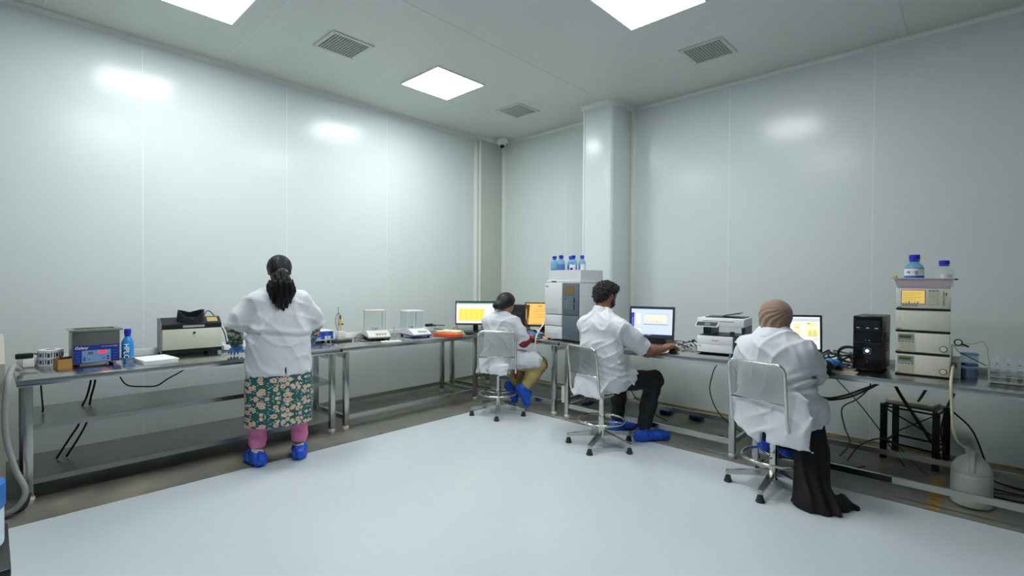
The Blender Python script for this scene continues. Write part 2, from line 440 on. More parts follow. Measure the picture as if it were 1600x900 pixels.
MB().lathe([(0.15, 0.0), (0.165, 0.02), (0.165, 0.2), (0.14, 0.245), (0.1, 0.265)], 28).build('body', mat('translucent_can', (206, 222, 232), 0.35), t, auto=AUTO)
MB().lathe([(0.168, 0.16), (0.17, 0.165), (0.17, 0.245), (0.168, 0.25)], 28).build('band', mat('blue_print', (26, 110, 190), 0.4), t, auto=AUTO)
MB().lathe([(0.1, 0.262), (0.1, 0.30), (0.09, 0.31)], 24).build('cap', mat('teal_cap', (20, 150, 150), 0.4), t, auto=AUTO)

# white adapter block with black plug
t = thing('power_adapter', 'white adapter block with a black plug at the bench end', 'adapter', (-4.77, 0.185, TOP), LRZ)
MB().box(-0.03, 0.03, -0.03, 0.03, 0, 0.058, b=0.005).build('body', WHITE, t, auto=AUTO)
MB().box(-0.065, 0.025, -0.022, 0.022, 0.058, 0.095, b=0.008).build('plug', BLACK, t, auto=AUTO)
MB().tube(spline([(0.02, 0, 0.09), (0.045, 0.0, 0.08), (0.055, -0.01, 0.04), (0.05, -0.015, 0.008)]), 0.004).build('cord', BLACK, t, True)
# roll of labels
t = thing('label_roll', 'big roll of white printed labels by the cardboard box', 'label roll', (-4.768, 0.298, TOP), LRZ)
MB().lathe([(0.024, 0.0), (0.068, 0.0), (0.069, 0.004), (0.069, 0.106), (0.068, 0.11), (0.026, 0.11)], 32, cap=False).build('labels', PAPER, t, auto=AUTO)
MB().lathe([(0.026, 0.112), (0.026, 0.0), (0.022, 0.0), (0.022, 0.112)], 24, cap=False).build('core', mat('cardboard', (176, 132, 72), 0.8), t, auto=AUTO)
INK = mat('dark_blue_ink', (40, 58, 112), 0.6)
for row in (0.03, 0.078):
    for k in range(14):
        a = -PI / 2 + (k - 7) * 0.22; w = 0.004 if k % 3 else 0.009
        M = Matrix.Rotation(a, 4, 'Z') @ Matrix.Translation((0.0692, 0, row))
        MB().box(0, 0.0006, -w / 2 * 1.4, w / 2 * 1.4, -0.014 if k % 2 else -0.018, 0.018 if k % 3 else 0.012, M).build('print_mark', INK, t)
# small open cardboard box with parts
t = thing('cardboard_box', 'small open cardboard box of odd parts beside the ultrasonic bath', 'box', (-4.54, 0.343, TOP), LRZ + 0.15)
CARD = mat('cardboard', (176, 132, 72), 0.8)
for a, b, c2, d in ((-0.037, 0.037, -0.055, -0.052), (-0.037, 0.037, 0.052, 0.055), (-0.037, -0.034, -0.052, 0.052), (0.034, 0.037, -0.052, 0.052)):
    MB().box(a, b, c2, d, 0, 0.066).build('side', CARD, t)
MB().box(-0.034, 0.034, -0.052, 0.052, 0, 0.004).build('bottom', CARD, t)
tag(place(MB().lathe([(0.01, 0), (0.01, 0.05), (0.006, 0.075), (0.006, 0.082)], 12).build('dropper_vial', mat('red_plastic', (206, 30, 34), 0.35), None, auto=AUTO), (-4.545, 0.335, TOP + 0.0045)), 'red capped vial standing in the small cardboard box', 'vial')
o = tag(place(MB().box(-0.012, 0.012, -0.03, 0.03, 0, 0.072, b=0.006).build('plug_piece', BLACK, None, auto=AUTO), (-4.535, 0.362, TOP + 0.0045), 0.4), 'black plug piece sticking out of the small cardboard box', 'plug')

# ultrasonic bath
t = thing('ultrasonic_bath', 'stainless ultrasonic bath with a blue control panel on the left bench', 'ultrasonic bath', (-4.605, 0.518, TOP), LRZ)
w, d, hh = 0.13, 0.105, 0.245
MB().box(-w, w, -d, d, 0.018, hh, b=0.006).build('body', mat('satin_steel_housing', (150, 150, 146), 0.33, 1.0), t, auto=AUTO)
rim = MB()
for a, b, c2, e in ((-w - 0.014, w + 0.014, -d - 0.014, -d + 0.02), (-w - 0.014, w + 0.014, d - 0.02, d + 0.014), (-w - 0.014, -w + 0.02, -d + 0.02, d - 0.02), (w - 0.02, w + 0.014, -d + 0.02, d - 0.02)):
    rim.box(a, b, c2, e, hh, hh + 0.012)
rim.build('rim', STEEL, t)
MB().box(-0.05, -0.0, -0.03, 0.03, hh + 0.012, hh + 0.02).build('lid_handle', STEEL, t)
for a in (-1, 1):
    for b in (-1, 1): MB().lathe([(0.012, 0), (0.014, 0.018)], 12, Matrix.Translation((a * (w - 0.03), b * (d - 0.03), 0))).build('foot', RUBBER, t)
p = MB().box(-w + 0.008, w - 0.004, -d - 0.0015, -d, 0.025, 0.148).build('control_panel', mat('blue_overlay', (34, 58, 150), 0.35), t)
MB().box(-0.079, 0.078, -d - 0.0025, -d - 0.0015, 0.028, 0.112).build('keypad', mat('pale_blue_overlay', (126, 160, 216), 0.4), p)
MB().box(0.008, 0.056, -d - 0.0035, -d - 0.0025, 0.088, 0.104).build('red_display', mat('red_led', (120, 10, 10), 0.4, emit=(255, 36, 40), estr=1.2), p)
MB().box(-0.046, -0.02, -d - 0.0035, -d - 0.0025, 0.085, 0.1).build('green_display', mat('lcd_olive', (104, 112, 50), 0.4), p)
ARW = mat('dark_key', (24, 36, 44), 0.5)
for x in (-0.066, 0.062):
    for z, s in ((0.064, 1), (0.046, -1)):
        MB().prism([(x - 0.008, z - s * 0.006), (x + 0.008, z - s * 0.006), (x, z + s * 0.007)], -d - 0.0032, -d - 0.0025, 'y').build('arrow_key', ARW, p)
for x in (-0.04, 0.037): MB().box(x - 0.006, x + 0.006, -d - 0.0032, -d - 0.0025, 0.05, 0.055).build('mark', INK, p)
WTXT = mat('white_lettering', (240, 242, 246), 0.5)
text('Galaxy', 0.026, WTXT, p, FRONT(-0.082, -d - 0.002, 0.131), shear=0.25, bold=0.0004)
text('5L Ultrasonic Bath', 0.0115, WTXT, p, FRONT(0.072, -d - 0.002, 0.134))
FAINT = mat('faint_blue_print', (84, 108, 190), 0.5)
for x in (-0.1, 0.102):
    for z in (0.04, 0.06, 0.08, 0.1): MB().box(x - 0.012, x + 0.012, -d - 0.0022, -d - 0.0015, z, z + 0.0035).build('print_mark', FAINT, p)

# solvent bottle generator: body, liquid, cap, collar, label
BLUECAP = mat('blue_cap_plastic', (40, 48, 190), 0.35)
def bottle(name, label, cat, loc, r, hgt, bodym, liq=None, level=0.5, lab=None, group=None, capm=None, rz=0.0):
    t = thing(name, label, cat, loc, rz, group)
    nr = r * 0.42; hb = hgt * 0.62
    MB().lathe([(r * 0.9, 0), (r, hgt * 0.03), (r, hb * 0.92), (r * 0.86, hb * 1.06), (nr * 1.15, hb * 1.22), (nr, hb * 1.28), (nr, hgt * 0.86)], 28).build('body', bodym, t, auto=math.radians(50))
    if liq:
        MB().lathe([(r * 0.86, 0.004), (r * 0.95, hgt * 0.03), (r * 0.95, hb * level)], 28).build('liquid', liq, t, auto=AUTO)
    cp = MB().lathe([(nr * 1.32, hgt * 0.845), (nr * 1.36, hgt * 0.85), (nr * 1.36, hgt * 0.985), (nr * 1.25, hgt)], 24).build('cap', capm or BLUECAP, t, auto=AUTO)
    MB().lathe([(nr * 1.2, hgt * 0.79), (nr * 1.3, hgt * 0.795), (nr * 1.3, hgt * 0.825), (nr * 1.2, hgt * 0.83)], 24).build('collar', capm or BLUECAP, t, auto=AUTO)
    if lab:
        z0, z1, a0, a1, lm = lab
        vs = []; fs = []; n = 14
        for k in range(n + 1):
            a = a0 + (a1 - a0) * k / n
            for z in (z0, z1): vs.append((r * 1.012 * math.cos(a), r * 1.012 * math.sin(a), z))
        for k in range(n): fs.append((2 * k, 2 * k + 2, 2 * k + 3, 2 * k + 1))
        l = MB().add(vs, fs).build('label_sticker', lm, t, True)
    return t
BLUEBOT = clear('blue_tinted_glass', (186, 226, 248), 0.25)
BLUELIQ = mat('blue_liquid', (30, 104, 196), 0.15)
t = bottle('solvent_bottle', 'tall blue bottle lettered HPLC behind the ultrasonic bath', 'bottle', (-4.55, 0.700, TOP), 0.037, 0.245, mat('blue_pet', (38, 140, 214), 0.18), None, rz=LRZ)
text('HPLC', 0.045, WTXT, t, Matrix.Translation((-0.014, -0.0375, 0.085)) @ Matrix.Rotation(PI / 2, 4, 'X') @ Matrix.Rotation(-PI / 2, 4, 'Z'), bold=0.0006)
MB().lathe([(0.0372, 0.028), (0.0376, 0.03), (0.0376, 0.034), (0.0372, 0.036)], 28).build('label_band', WHITE, t, auto=AUTO)
# safety glasses
t = thing('safety_glasses', 'clear safety glasses with black arms beside the paper stack', 'glasses', (-4.40, 0.66, TOP), LRZ + 0.3)
for s in (-1, 1):
    MB().add([(s * 0.008, 0, 0.004), (s * 0.064, 0.012, 0.004), (s * 0.066, 0.012, 0.042), (s * 0.008, 0, 0.046)], [(0, 1, 2, 3)]).build('lens', clear('clear_plastic', (240, 246, 250), 0.2), t)
    MB().tube(spline([(s * 0.066, 0.012, 0.04), (s * 0.07, 0.06, 0.03), (s * 0.066, 0.12, 0.006)]), 0.003).build('arm', BLACK, t, True)
MB().tube([(-0.066, 0.012, 0.043), (-0.01, 0, 0.047), (0.01, 0, 0.047), (0.066, 0.012, 0.043)], 0.003).build('bridge', BLACK, t, True)
# paper stack
t = thing('paper_stack', 'thick stack of white paper sheets at the bench front edge', 'paper', (-4.43, 0.845, TOP), LRZ + 0.06)
MB().box(-0.105, 0.105, -0.148, 0.148, 0.0, 0.02).build('lower_sheets', PAPER, t)
MB().box(-0.105, 0.105, -0.148, 0.148, 0.0205, 0.029, Matrix.Rotation(0.05, 4, 'Z')).build('upper_sheets', mat('white_paper_top', (242, 243, 245), 0.8), t)

# UV viewing cabinet with black eye hood
t = thing('uv_cabinet', 'cream and black UV viewing cabinet with a black eye hood', 'UV cabinet', (-4.725, 1.137, TOP), LRZ - 0.06)
w = 0.208
MB().prism([(-0.1, 0.03), (0.1, 0.03), (0.1, 0.298), (-0.02, 0.298), (-0.1, 0.245)], -w, w, 'x').build('body', mat('grey_cabinet_paint', (150, 158, 158), 0.45), t)
MB().prism([(-0.104, 0.235), (-0.1, 0.235), (-0.1, 0.25), (-0.024, 0.3), (-0.02, 0.3), (-0.02, 0.304), (-0.026, 0.304), (-0.104, 0.252)], -w + 0.004, w, 'x').build('hood_plate', BLACK, t)
MB().box(-w + 0.004, w, -0.106, -0.1, 0.215, 0.25).build('fascia', BLACK, t)
dr = MB().box(-w + 0.006, w, -0.113, -0.1, 0.052, 0.213, b=0.003).build('door', CREAM, t, auto=AUTO)
MB().lathe([(0.007, 0), (0.009, 0.008), (0.009, 0.014), (0.006, 0.017)], 14, FRONT(0.01, -0.113, 0.182)).build('knob', BLACK, dr, auto=AUTO)
MB().box(-w + 0.004, w, -0.105, 0.1, 0.022, 0.05).build('plinth', BLACK, t)
for x in (-0.19, 0.13, 0.17):
    for y in (-0.08, 0.08): MB().box(x - 0.012, x + 0.012, y - 0.012, y + 0.012, 0, 0.024).build('foot', RUBBER, t)
MB().box(-0.065, 0.085, -0.109, -0.106, 0.225, 0.242).build('name_plate', mat('silver_plate', (196, 198, 196), 0.35, 0.6), t)
MB().prism([(-0.085, 0.266), (-0.04, 0.296), (-0.04, 0.298), (-0.085, 0.268)], 0.11, 0.185, 'x').build('brass_plate', mat('brass_plate', (196, 168, 108), 0.4, 0.4), t)
# eye hood: a curved rubber visor with a V-cut rim
vs = []; fs = []; n = 28
for k in range(n):
    a = 2 * PI * k / n; x, y = 0.096 * math.cos(a), 0.05 * math.sin(a)
    rimz = 0.055 + 0.038 * abs(math.cos(a)) ** 1.2
    if y < 0: rimz -= 0.03 * (1 - abs(math.cos(a))) 
    for q, (sx, z) in enumerate(((1.08, 0.0), (1.0, 0.012), (0.97, rimz), (0.9, rimz - 0.002), (0.8, 0.004))):
        vs.append((x * sx, y * sx, z))
for k in range(n):
    for q in range(4):
        a = k * 5 + q; b = ((k + 1) % n) * 5 + q; fs.append((a, b, b + 1, a + 1))
MB().add(vs, fs, Matrix.Translation((-0.005, -0.052, 0.277)) @ Matrix.Rotation(0.35, 4, 'X')).build('eye_hood', mat('black_hood_rubber', (34, 37, 42), 0.5), t, auto=math.radians(50))
for x in (0.085, 0.1): MB().box(x - 0.006, x + 0.006, 0.02, 0.04, 0.298, 0.31).build('switch', BLACK, t)
cable('loose_cable', [(-4.80, 1.262, 1.071), (-4.80, 1.278, 1.11), (-4.80, 1.31, 1.105), (-4.80, 1.36, 1.03), (-4.80, 1.415, 0.92), (-4.80, 1.434, 0.83), (-4.79, 1.44, 0.78)], 0.004, CABLE, 'black power cord arching from the UV cabinet top to the bench')
t = thing('socket_block', 'white socket block with black plug right of the UV cabinet', 'socket', (-4.76, 1.45, TOP), LRZ)
MB().box(-0.06, 0.06, -0.04, 0.04, 0, 0.045, b=0.004).build('body', WHITE, t, auto=AUTO)
MB().box(-0.03, 0.015, -0.02, 0.02, 0.045, 0.07, b=0.006).build('plug', BLACK, t, auto=AUTO)
cable('loose_cable', [(-4.7, 1.38, 0.775), (-4.62, 1.44, 0.776), (-4.57, 1.52, 0.775), (-4.62, 1.6, 0.776), (-4.70, 1.56, 0.775)], 0.004, CABLE, 'black cable lying beside the socket block by the standing woman')

# stirrer / pump with blue front panel
t = thing('lab_stirrer', 'white bench device with blue and red front panel by the woman', 'lab device', (-4.735, 2.21, TOP), LRZ - 0.05)
w = 0.145
MB().box(-w, w, -0.1, 0.1, 0.022, 0.118, b=0.006).build('body', WHITE, t, auto=AUTO)
p = MB().box(-w + 0.01, w - 0.012, -0.103, -0.1, 0.034, 0.112).build('front_panel', mat('blue_front_panel', (48, 92, 196), 0.4), t)
MB().box(-0.06, -0.005, -0.105, -0.103, 0.074, 0.104).build('red_sign', mat('red_print', (226, 60, 76), 0.4), p)
for x, z in ((0.03, 0.088), (0.105, 0.095)): MB().lathe([(0.014, 0), (0.013, 0.012)], 16, FRONT(x, -0.103, z)).build('knob', DARKGREY, p, auto=AUTO)
for x in (0.06, 0.092): MB().box(x - 0.012, x + 0.012, -0.105, -0.103, 0.036, 0.066).build('white_switch_plate', WHITE, p)
MB().box(-0.1, 0.01, -0.105, -0.103, 0.036, 0.056).build('print_strip', mat('pale_blue_print', (150, 176, 228), 0.5), p)
for x in (-0.1, 0.1): 
    for y in (-0.07, 0.07): MB().lathe([(0.014, 0), (0.016, 0.022)], 12, Matrix.Translation((x, y, 0))).build('foot', RUBBER, t)
# wash bottle standing behind it
t = thing('wash_bottle', 'white plastic wash bottle with a red cap on the blue device', 'bottle', (-4.77, 2.21, TOP + 0.118), LRZ)
MB().lathe([(0.036, 0), (0.04, 0.006), (0.041, 0.1), (0.03, 0.125), (0.017, 0.135)], 24).build('body', mat('milky_plastic', (228, 231, 228), 0.35), t, auto=AUTO)
MB().lathe([(0.02, 0.133), (0.02, 0.155), (0.012, 0.162), (0.008, 0.185)], 18).build('cap', mat('milky_plastic', (228, 231, 228), 0.35), t, auto=AUTO)
MB().lathe([(0.007, 0), (0.007, 0.025)], 12, Matrix.Translation((-0.034, -0.02, 0.118))).build('red_stopper', mat('red_plastic', (206, 30, 34), 0.35), t)
# pH electrode stand
t = thing('electrode_stand', 'electrode stand with yellow probe on a grey base', 'electrode stand', (-4.60, 2.40, TOP), LRZ)
MB().box(-0.075, 0.095, -0.06, 0.05, 0, 0.022, b=0.004).build('base', DARKGREY, t, auto=AUTO)
MB().box(-0.035, 0.045, -0.03, 0.045, 0.022, 0.105, b=0.005).build('meter_body', mat('warm_white_plastic', (220, 220, 212), 0.45), t, auto=AUTO)
MB().tube([(-0.005, 0.035, 0.02), (-0.005, 0.035, 0.345)], 0.0035, 10).build('rod', STEEL, t)
MB().box(0.0, 0.045, 0.02, 0.04, 0.165, 0.18, b=0.003).build('clamp', DARKGREY, t, auto=AUTO)
pr = MB().lathe([(0.004, 0.10), (0.006, 0.16), (0.011, 0.175), (0.011, 0.22), (0.008, 0.225)], 14, Matrix.Translation((0.01, 0.022, 0.0))).build('probe', mat('yellow_plastic', (236, 190, 40), 0.4), t, auto=AUTO)
MB().lathe([(0.008, 0.225), (0.008, 0.255), (0.004, 0.265)], 14, Matrix.Translation((0.01, 0.022, 0.0))).build('probe_cap', BLACK, pr, auto=AUTO)
MB().tube(spline([(0.01, 0.022, 0.262), (-0.01, 0.02, 0.285), (-0.04, 0.02, 0.24), (-0.035, 0.02, 0.16), (-0.015, 0.02, 0.105)]), 0.0025).build('probe_lead', BLACK, t, True)
for i, pts in enumerate(([(-4.55, 2.52, .775), (-4.62, 2.58, .80), (-4.7, 2.66, .815), (-4.72, 2.76, .79), (-4.7, 2.82, .776)],
                         [(-4.5, 2.5, .775), (-4.55, 2.6, .785), (-4.6, 2.68, .79), (-4.66, 2.74, .775)],
                         [(-4.5, 2.55, .774), (-4.42, 2.6, .774), (-4.42, 2.68, .774), (-4.52, 2.73, .774)])):
    cable('loose_cable', pts, 0.0035, CABLE, ['black cable arching highest between electrode stand and balance', 'black cable lying behind, between electrode stand and balance', 'black cable lying in a flat loop nearest the bench edge'][i], group='cables between electrode stand and balance')

# analytical balances with draught shields
def balance(label, loc, rz, bodym, undm, frm, glass, w, d, sh, grp):
    t = thing('analytical_balance', label, 'balance', loc, rz, grp)
    MB().prism([(-d, 0.028), (d, 0.028), (d, 0.085), (-0.02, 0.085), (-d * 0.55, 0.07), (-d, 0.04)], -w, w, 'x').build('body', bodym, t)
    MB().prism([(-d - 0.004, 0.016), (d, 0.016), (d, 0.028), (-d - 0.004, 0.028)], -w - 0.003, w + 0.003, 'x').build('base_rim', undm, t)
    for a in (-1, 1):
        for b in (-1, 1): MB().lathe([(0.014, 0), (0.014, 0.016)], 12, Matrix.Translation((a * (w - 0.02), b * (d - 0.025), 0))).build('foot', RUBBER, t)
    sl = math.atan2(0.07 - 0.04, d * 0.45)
    M = Matrix.Translation((0, -d * 0.76, 0.0565)) @ Matrix.Rotation(sl, 4, 'X')
    MB().box(-w * 0.3, w * 0.75, 0.0, 0.024, 0, 0.002, M).build('display', mat('grey_lcd', (146, 152, 140), 0.3), t)
    for k in range(4): MB().lathe([(0.006, 0), (0.006, 0.003)], 10, M @ Matrix.Translation((-w * 0.2 + k * 0.028, -0.018, 0))).build('button', DARKGREY, t)
    y0, y1, z0, z1 = 0.0, d - 0.012, 0.085, 0.085 + sh
    sw = w - 0.012
    for a in (-1, 1):
        for y in (y0, y1): MB().box(a * sw - 0.004, a * sw + 0.004, y - 0.004, y + 0.004, z0, z1).build('post', frm, t)
    MB().box(-0.004 - 0.02, 0.004 - 0.02, y0 - 0.004, y0 + 0.004, z0, z1).build('post', frm, t)
    MB().box(-sw - 0.008, sw + 0.008, y0 - 0.008, y1 + 0.008, z1, z1 + 0.014, b=0.003).build('lid', frm if glass else bodym, t, auto=AUTO)
    G = clear('clear_glass_pane', (249, 252, 252), 0.07)
    MB().box(-sw + 0.004, sw - 0.004, y0 - 0.001, y0 + 0.001, z0, z1).build('glass_pane', G, t)
    MB().box(-sw + 0.004, sw - 0.004, y1 - 0.001, y1 + 0.001, z0, z1).build('glass_pane', G, t)
    for a in (-1, 1): MB().box(a * sw - 0.001, a * sw + 0.001, y0 + 0.004, y1 - 0.004, z0, z1).build('glass_pane', G, t)
    MB().lathe([(0.012, 0.085), (0.012, 0.1), (0.045, 0.102), (0.045, 0.105)], 24, Matrix.Translation((0, (y0 + y1) / 2, 0))).build('pan', STEEL, t, auto=AUTO)
    return t
balance('beige analytical balance with a tall framed glass shield', (-4.61, 2.81, TOP), LRZ - 0.36, mat('warm_white_plastic', (220, 220, 212), 0.45), DARKGREY, mat('beige_frame', (214, 204, 188), 0.45), True, 0.11, 0.19, 0.20, 'analytical balances')
balance('white analytical balance with blue base rim and clear shield', (-4.51, 3.235, TOP), LRZ - 0.15, WHITE, mat('navy_rim', (62, 70, 130), 0.4), mat('clear_grey_frame', (206, 214, 214), 0.3), False, 0.105, 0.175, 0.185, 'analytical balances')
t = thing('conical_flask', 'small clear conical flask between the two balances', 'flask', (-4.62, 3.04, TOP), 0)
MB().lathe([(0.034, 0.0), (0.036, 0.005), (0.013, 0.062), (0.012, 0.085), (0.015, 0.09)], 20).build('body', clear('clear_lab_glass', (246, 250, 250), 0.16), t, True)
MB().lathe([(0.01, 0.085), (0.012, 0.11)], 12).build('stopper', WHITE, t)
t = thing('sample_tray', 'flat white weighing tray at the front edge before the balances', 'tray', (-4.25, 2.76, TOP), LRZ - 0.4)
MB().box(-0.1, 0.1, -0.045, 0.045, 0, 0.008, b=0.003).build('tray', WHITE, t, auto=AUTO)
MB().box(-0.06, 0.08, -0.03, 0.03, 0.008, 0.012).build('card', mat('ivory_card', (238, 236, 220), 0.7), t)
o = tag(place(MB().box(-0.02, 0.02, -0.015, 0.015, 0, 0.03, b=0.005).build('mains_plug', BLACK, None, auto=AUTO), (-4.86, 2.95, TOP + 0.055), 0.3), 'black mains plug on the trunking right of the tall balance', 'plug')

# files and papers
t = thing('box_file', 'orange red box file lying flat on the bench', 'file', (-4.27, 3.49, TOP), LRZ - 1.48)
MB().box(-0.165, 0.165, -0.05, 0.09, 0, 0.032, b=0.004).build('cover', mat('orange_file', (232, 92, 48), 0.5), t, auto=AUTO)
MB().box(-0.16, 0.16, 0.0905, 0.093, 0.005, 0.027).build('page_edges', PAPER, t)
for i, (x, y, rz, z, cl, l) in enumerate(((-4.42, 3.70, 0.2, 0.0, (206, 206, 176), 'pale olive folder at the bottom of the papers by the monitor'), (-4.44, 3.71, 0.05, 0.0125, (214, 224, 188), 'pale green folder in the middle of the papers by the monitor'),
                                 (-4.43, 3.69, 0.32, 0.025, (226, 228, 190), 'pale yellow green folder topmost by the monitor'))):
    o = MB().box(-0.15, 0.15, -0.105, 0.105, 0, 0.012).build('paper_folder', mat('folder_%d' % i, cl, 0.7)); place(o, (x, y, TOP + z), rz)
    tag(o, l, 'folder', 'folders by the first monitor')
for k, (y, l) in enumerate(((3.66, 'black mains plug on trunking, left of the pair by the monitor'), (3.72, 'black mains plug on trunking, right of the pair by the monitor'))):
    t = thing('mains_plug', l, 'plug', (-4.86, y, TOP + 0.055), LRZ, 'plugs behind the folders')
    MB().box(-0.02, 0.02, -0.02, 0.016, 0, 0.035, b=0.006).build('body', BLACK, t, auto=AUTO)
    MB().tube(spline([(0.01, -0.02, 0.018), (0.05, -0.04, 0.015), (0.1 + 0.08 * k, -0.05, 0.004)]), 0.005).build('lead', BLACK, t, True)
cable('loose_cable', [(-4.80, 3.72, .80), (-4.72, 3.82, .79), (-4.62, 3.92, .785), (-4.55, 4.02, .776)], 0.005, CABLE, 'black cable running from the plugs to the first monitor')
cable('loose_cable', [(-4.60, 3.86, .80), (-4.58, 3.9, .84), (-4.6, 3.93, .80), (-4.56, 3.98, .777)], 0.004, mat('red_cable_sheath', (190, 30, 44), 0.4), 'thin red cable below the first monitor')
o = tag(MB().tube([(-0.07, 0, 0), (0.07, 0, 0)], 0.022, 16).build('torch', DARKGREY, None, auto=AUTO), 'dark grey cylinder lying before the first monitor', 'cylinder'); place(o, (-4.28, 3.80, TOP + 0.022), 0.75)

# ------------------------------------------------------------------ monitors
def monitor(label, loc, rz, w, hgt, zb, tilt, bez, screenfn, base='foot', depth=0.03, group='computer monitors'):
    """loc = centre of the foot on the bench, zb = height of the screen's lower edge above it"""
    t = thing('computer_monitor', label, 'monitor', loc, rz, group)
    M = Matrix.Translation((0, 0, zb)) @ Matrix.Rotation(-tilt, 4, 'X')
    b = MB()
    b.box(-w / 2, w / 2, -0.01, depth - 0.01, 0, hgt, M, 0.004); b.box(-w * 0.3, w * 0.3, depth - 0.01, depth + 0.02, hgt * 0.15, hgt * 0.8, M, 0.008)
    b.build('housing', BLACK, t, auto=AUTO)
    f = MB(); bb = bez * 1.6
    for x0, x1, z0, z1 in ((-w / 2, w / 2, 0, bb), (-w / 2, w / 2, hgt - bez, hgt), (-w / 2, -w / 2 + bez, bb, hgt - bez), (w / 2 - bez, w / 2, bb, hgt - bez)):
        f.box(x0, x1, -0.016, -0.01, z0, z1, M)
    f.build('bezel', mat('dark_bezel', (40, 46, 50), 0.4), t)
    sx0, sx1, sz0, sz1 = -w / 2 + bez, w / 2 - bez, bb, hgt - bez
    sc = MB().box(sx0, sx1, -0.0125, -0.01, sz0, sz1, M).build('screen', SCR['white'], t)
    def rect(u0, u1, v0, v1, c, lift=1):
        MB().box(sx0 + u0 * (sx1 - sx0), sx0 + u1 * (sx1 - sx0), -0.0125 - 0.0003 * lift, -0.0123, sz0 + v0 * (sz1 - sz0), sz0 + v1 * (sz1 - sz0), M).build('display_area', SCR[c], sc)
    screenfn(rect)
    if base == 'foot':
        MB().box(-0.03, 0.03, 0.02, 0.045, 0.012, zb + hgt * 0.4, b=0.004).build('neck', BLACK, t, auto=AUTO)
        MB().box(-0.11, 0.11, -0.05, 0.13, 0, 0.014, b=0.005).build('foot', BLACK, t, auto=AUTO)
    else:
        MB().box(-0.13, 0.13, -0.01, 0.13, 0, zb - 0.004 if zb > 0.03 else 0.03, b=0.008).build('foot', BLACK, t, auto=AUTO)
    return t
SCR = {}
def scr(n, rgb, e=0.68):
    SCR[n] = mat('screen_' + n, (10, 10, 10), 0.25, emit=rgb, estr=e)
scr('white', (236, 240, 248)); scr('yellow', (250, 226, 92)); scr('paleyellow', (246, 240, 160)); scr('green', (40, 110, 78)); scr('orange', (246, 190, 96))
scr('blue', (52, 62, 190)); scr('paleblue', (206, 220, 250)); scr('navy', (46, 56, 110)); scr('dark', (60, 66, 84)); scr('grey', (208, 212, 222)); scr('red', (224, 80, 50)); scr('midgreen', (90, 180, 80)); scr('lilac', (176, 196, 232)); scr('cream', (238, 240, 214)); scr('darkorange', (150, 104, 44)); scr('cyan', (80, 180, 226))
def s_sheet(r):
    r(0, 1, 0.94, 1, 'green'); r(0, 1, 0.88, 0.94, 'grey'); r(0.03, 0.04, 0.945, 0.99, 'white', 2)
    for k in range(5): r(0.06 + k * 0.135, 0.06 + (k + 1) * 0.135 - 0.006, 0.12, 0.68, 'yellow')
    r(0, 1, 0, 0.04, 'grey')
def s_doc(r):
    r(0, 1, 0, 1, 'orange'); r(0.36, 0.5, 0.86, 0.9, 'darkorange', 2); r(0.3, 0.72, 0.72, 0.735, 'darkorange', 2)
    for k in range(5): r(0.24, 0.8 - 0.1 * (k % 2), 0.62 - k * 0.07, 0.632 - k * 0.07, 'darkorange', 2) if k % 2 == 0 else None
    r(0.18, 0.5, 0.05, 0.065, 'darkorange', 2)
def s_chrom(r):
    r(0, 1, 0, 1, 'paleblue'); r(0, 1, 0.97, 1, 'navy', 2); r(0, 1, 0, 0.05, 'navy', 2)
    for k in range(12): r(0.02 + k * 0.042, 0.045 + k * 0.042, 0.012, 0.038, ['lilac', 'white', 'cyan'][k % 3], 3)
    r(0, 0.075, 0.06, 0.83, 'blue', 2)
    for k in range(5): r(0.03, 0.045, 0.62 - k * 0.06, 0.64 - k * 0.06, 'white', 3)
    r(0.12, 0.24, 0.42, 0.82, 'white', 2); r(0.1, 0.25, 0.08, 0.24, 'cream', 2)
    r(0.3, 0.92, 0.78, 0.795, 'lilac', 2); r(0.33, 0.86, 0.46, 0.76, 'cream', 2)
    for k in range(14): r(0.36 + k * 0.03, 0.366 + k * 0.03, 0.48, 0.5 + 0.03 * (1 + math.sin(k * 2.3)), 'dark', 3)
    r(0.31, 0.9, 0.40, 0.415, 'dark', 3); r(0.31, 0.6, 0.13, 0.14, 'lilac', 3)
def s_lab(r):
    r(0, 1, 0, 1, 'white'); r(0, 0.44, 0.92, 0.96, 'grey', 2); r(0.3, 0.42, 0.9, 0.93, 'blue', 3); r(0.04, 0.42, 0.62, 0.88, 'paleyellow', 2); r(0.455, 0.465, 0.2, 0.96, 'navy', 3); r(0.04, 0.44, 0.58, 0.595, 'grey', 2)
    r(0.48, 1.0, 0.86, 0.96, 'grey', 2); r(0.56, 0.66, 0.68, 0.8, 'paleyellow', 3); r(0.56, 0.66, 0.655, 0.67, 'red', 4); r(0.56, 0.66, 0.4, 0.6, 'paleyellow', 3)
    r(0.76, 0.97, 0.72, 0.82, 'paleyellow', 3); r(0.78, 0.83, 0.78, 0.81, 'midgreen', 4); r(0.76, 0.97, 0.38, 0.64, 'paleyellow', 3); r(0.88, 0.98, 0.3, 0.32, 'lilac', 4); r(0, 1, 0, 0.02, 'grey', 2)
    for k in range(8): r(0.79 + k * 0.02, 0.795 + k * 0.02, 0.4, 0.42 + 0.18 * abs(math.sin(k * 0.8)), 'dark', 4)
monitor('black monitor with a yellow spreadsheet on its screen', (-4.39, 4.03, TOP), 0.754, 0.485, 0.288, 0.085, 0.04, 0.012, s_sheet)
monitor('black monitor with an orange document page, beside the tall instrument', (-3.76, 4.53, TOP), 0.62, 0.42, 0.29, 0.075, 0.22, 0.014, s_doc)
monitor('black monitor with a chromatogram window in front of the man', (-2.31, 4.46, TOP), 0.32, 0.43, 0.315, 0.06, 0.2, 0.017, s_chrom, 'box', 0.05)
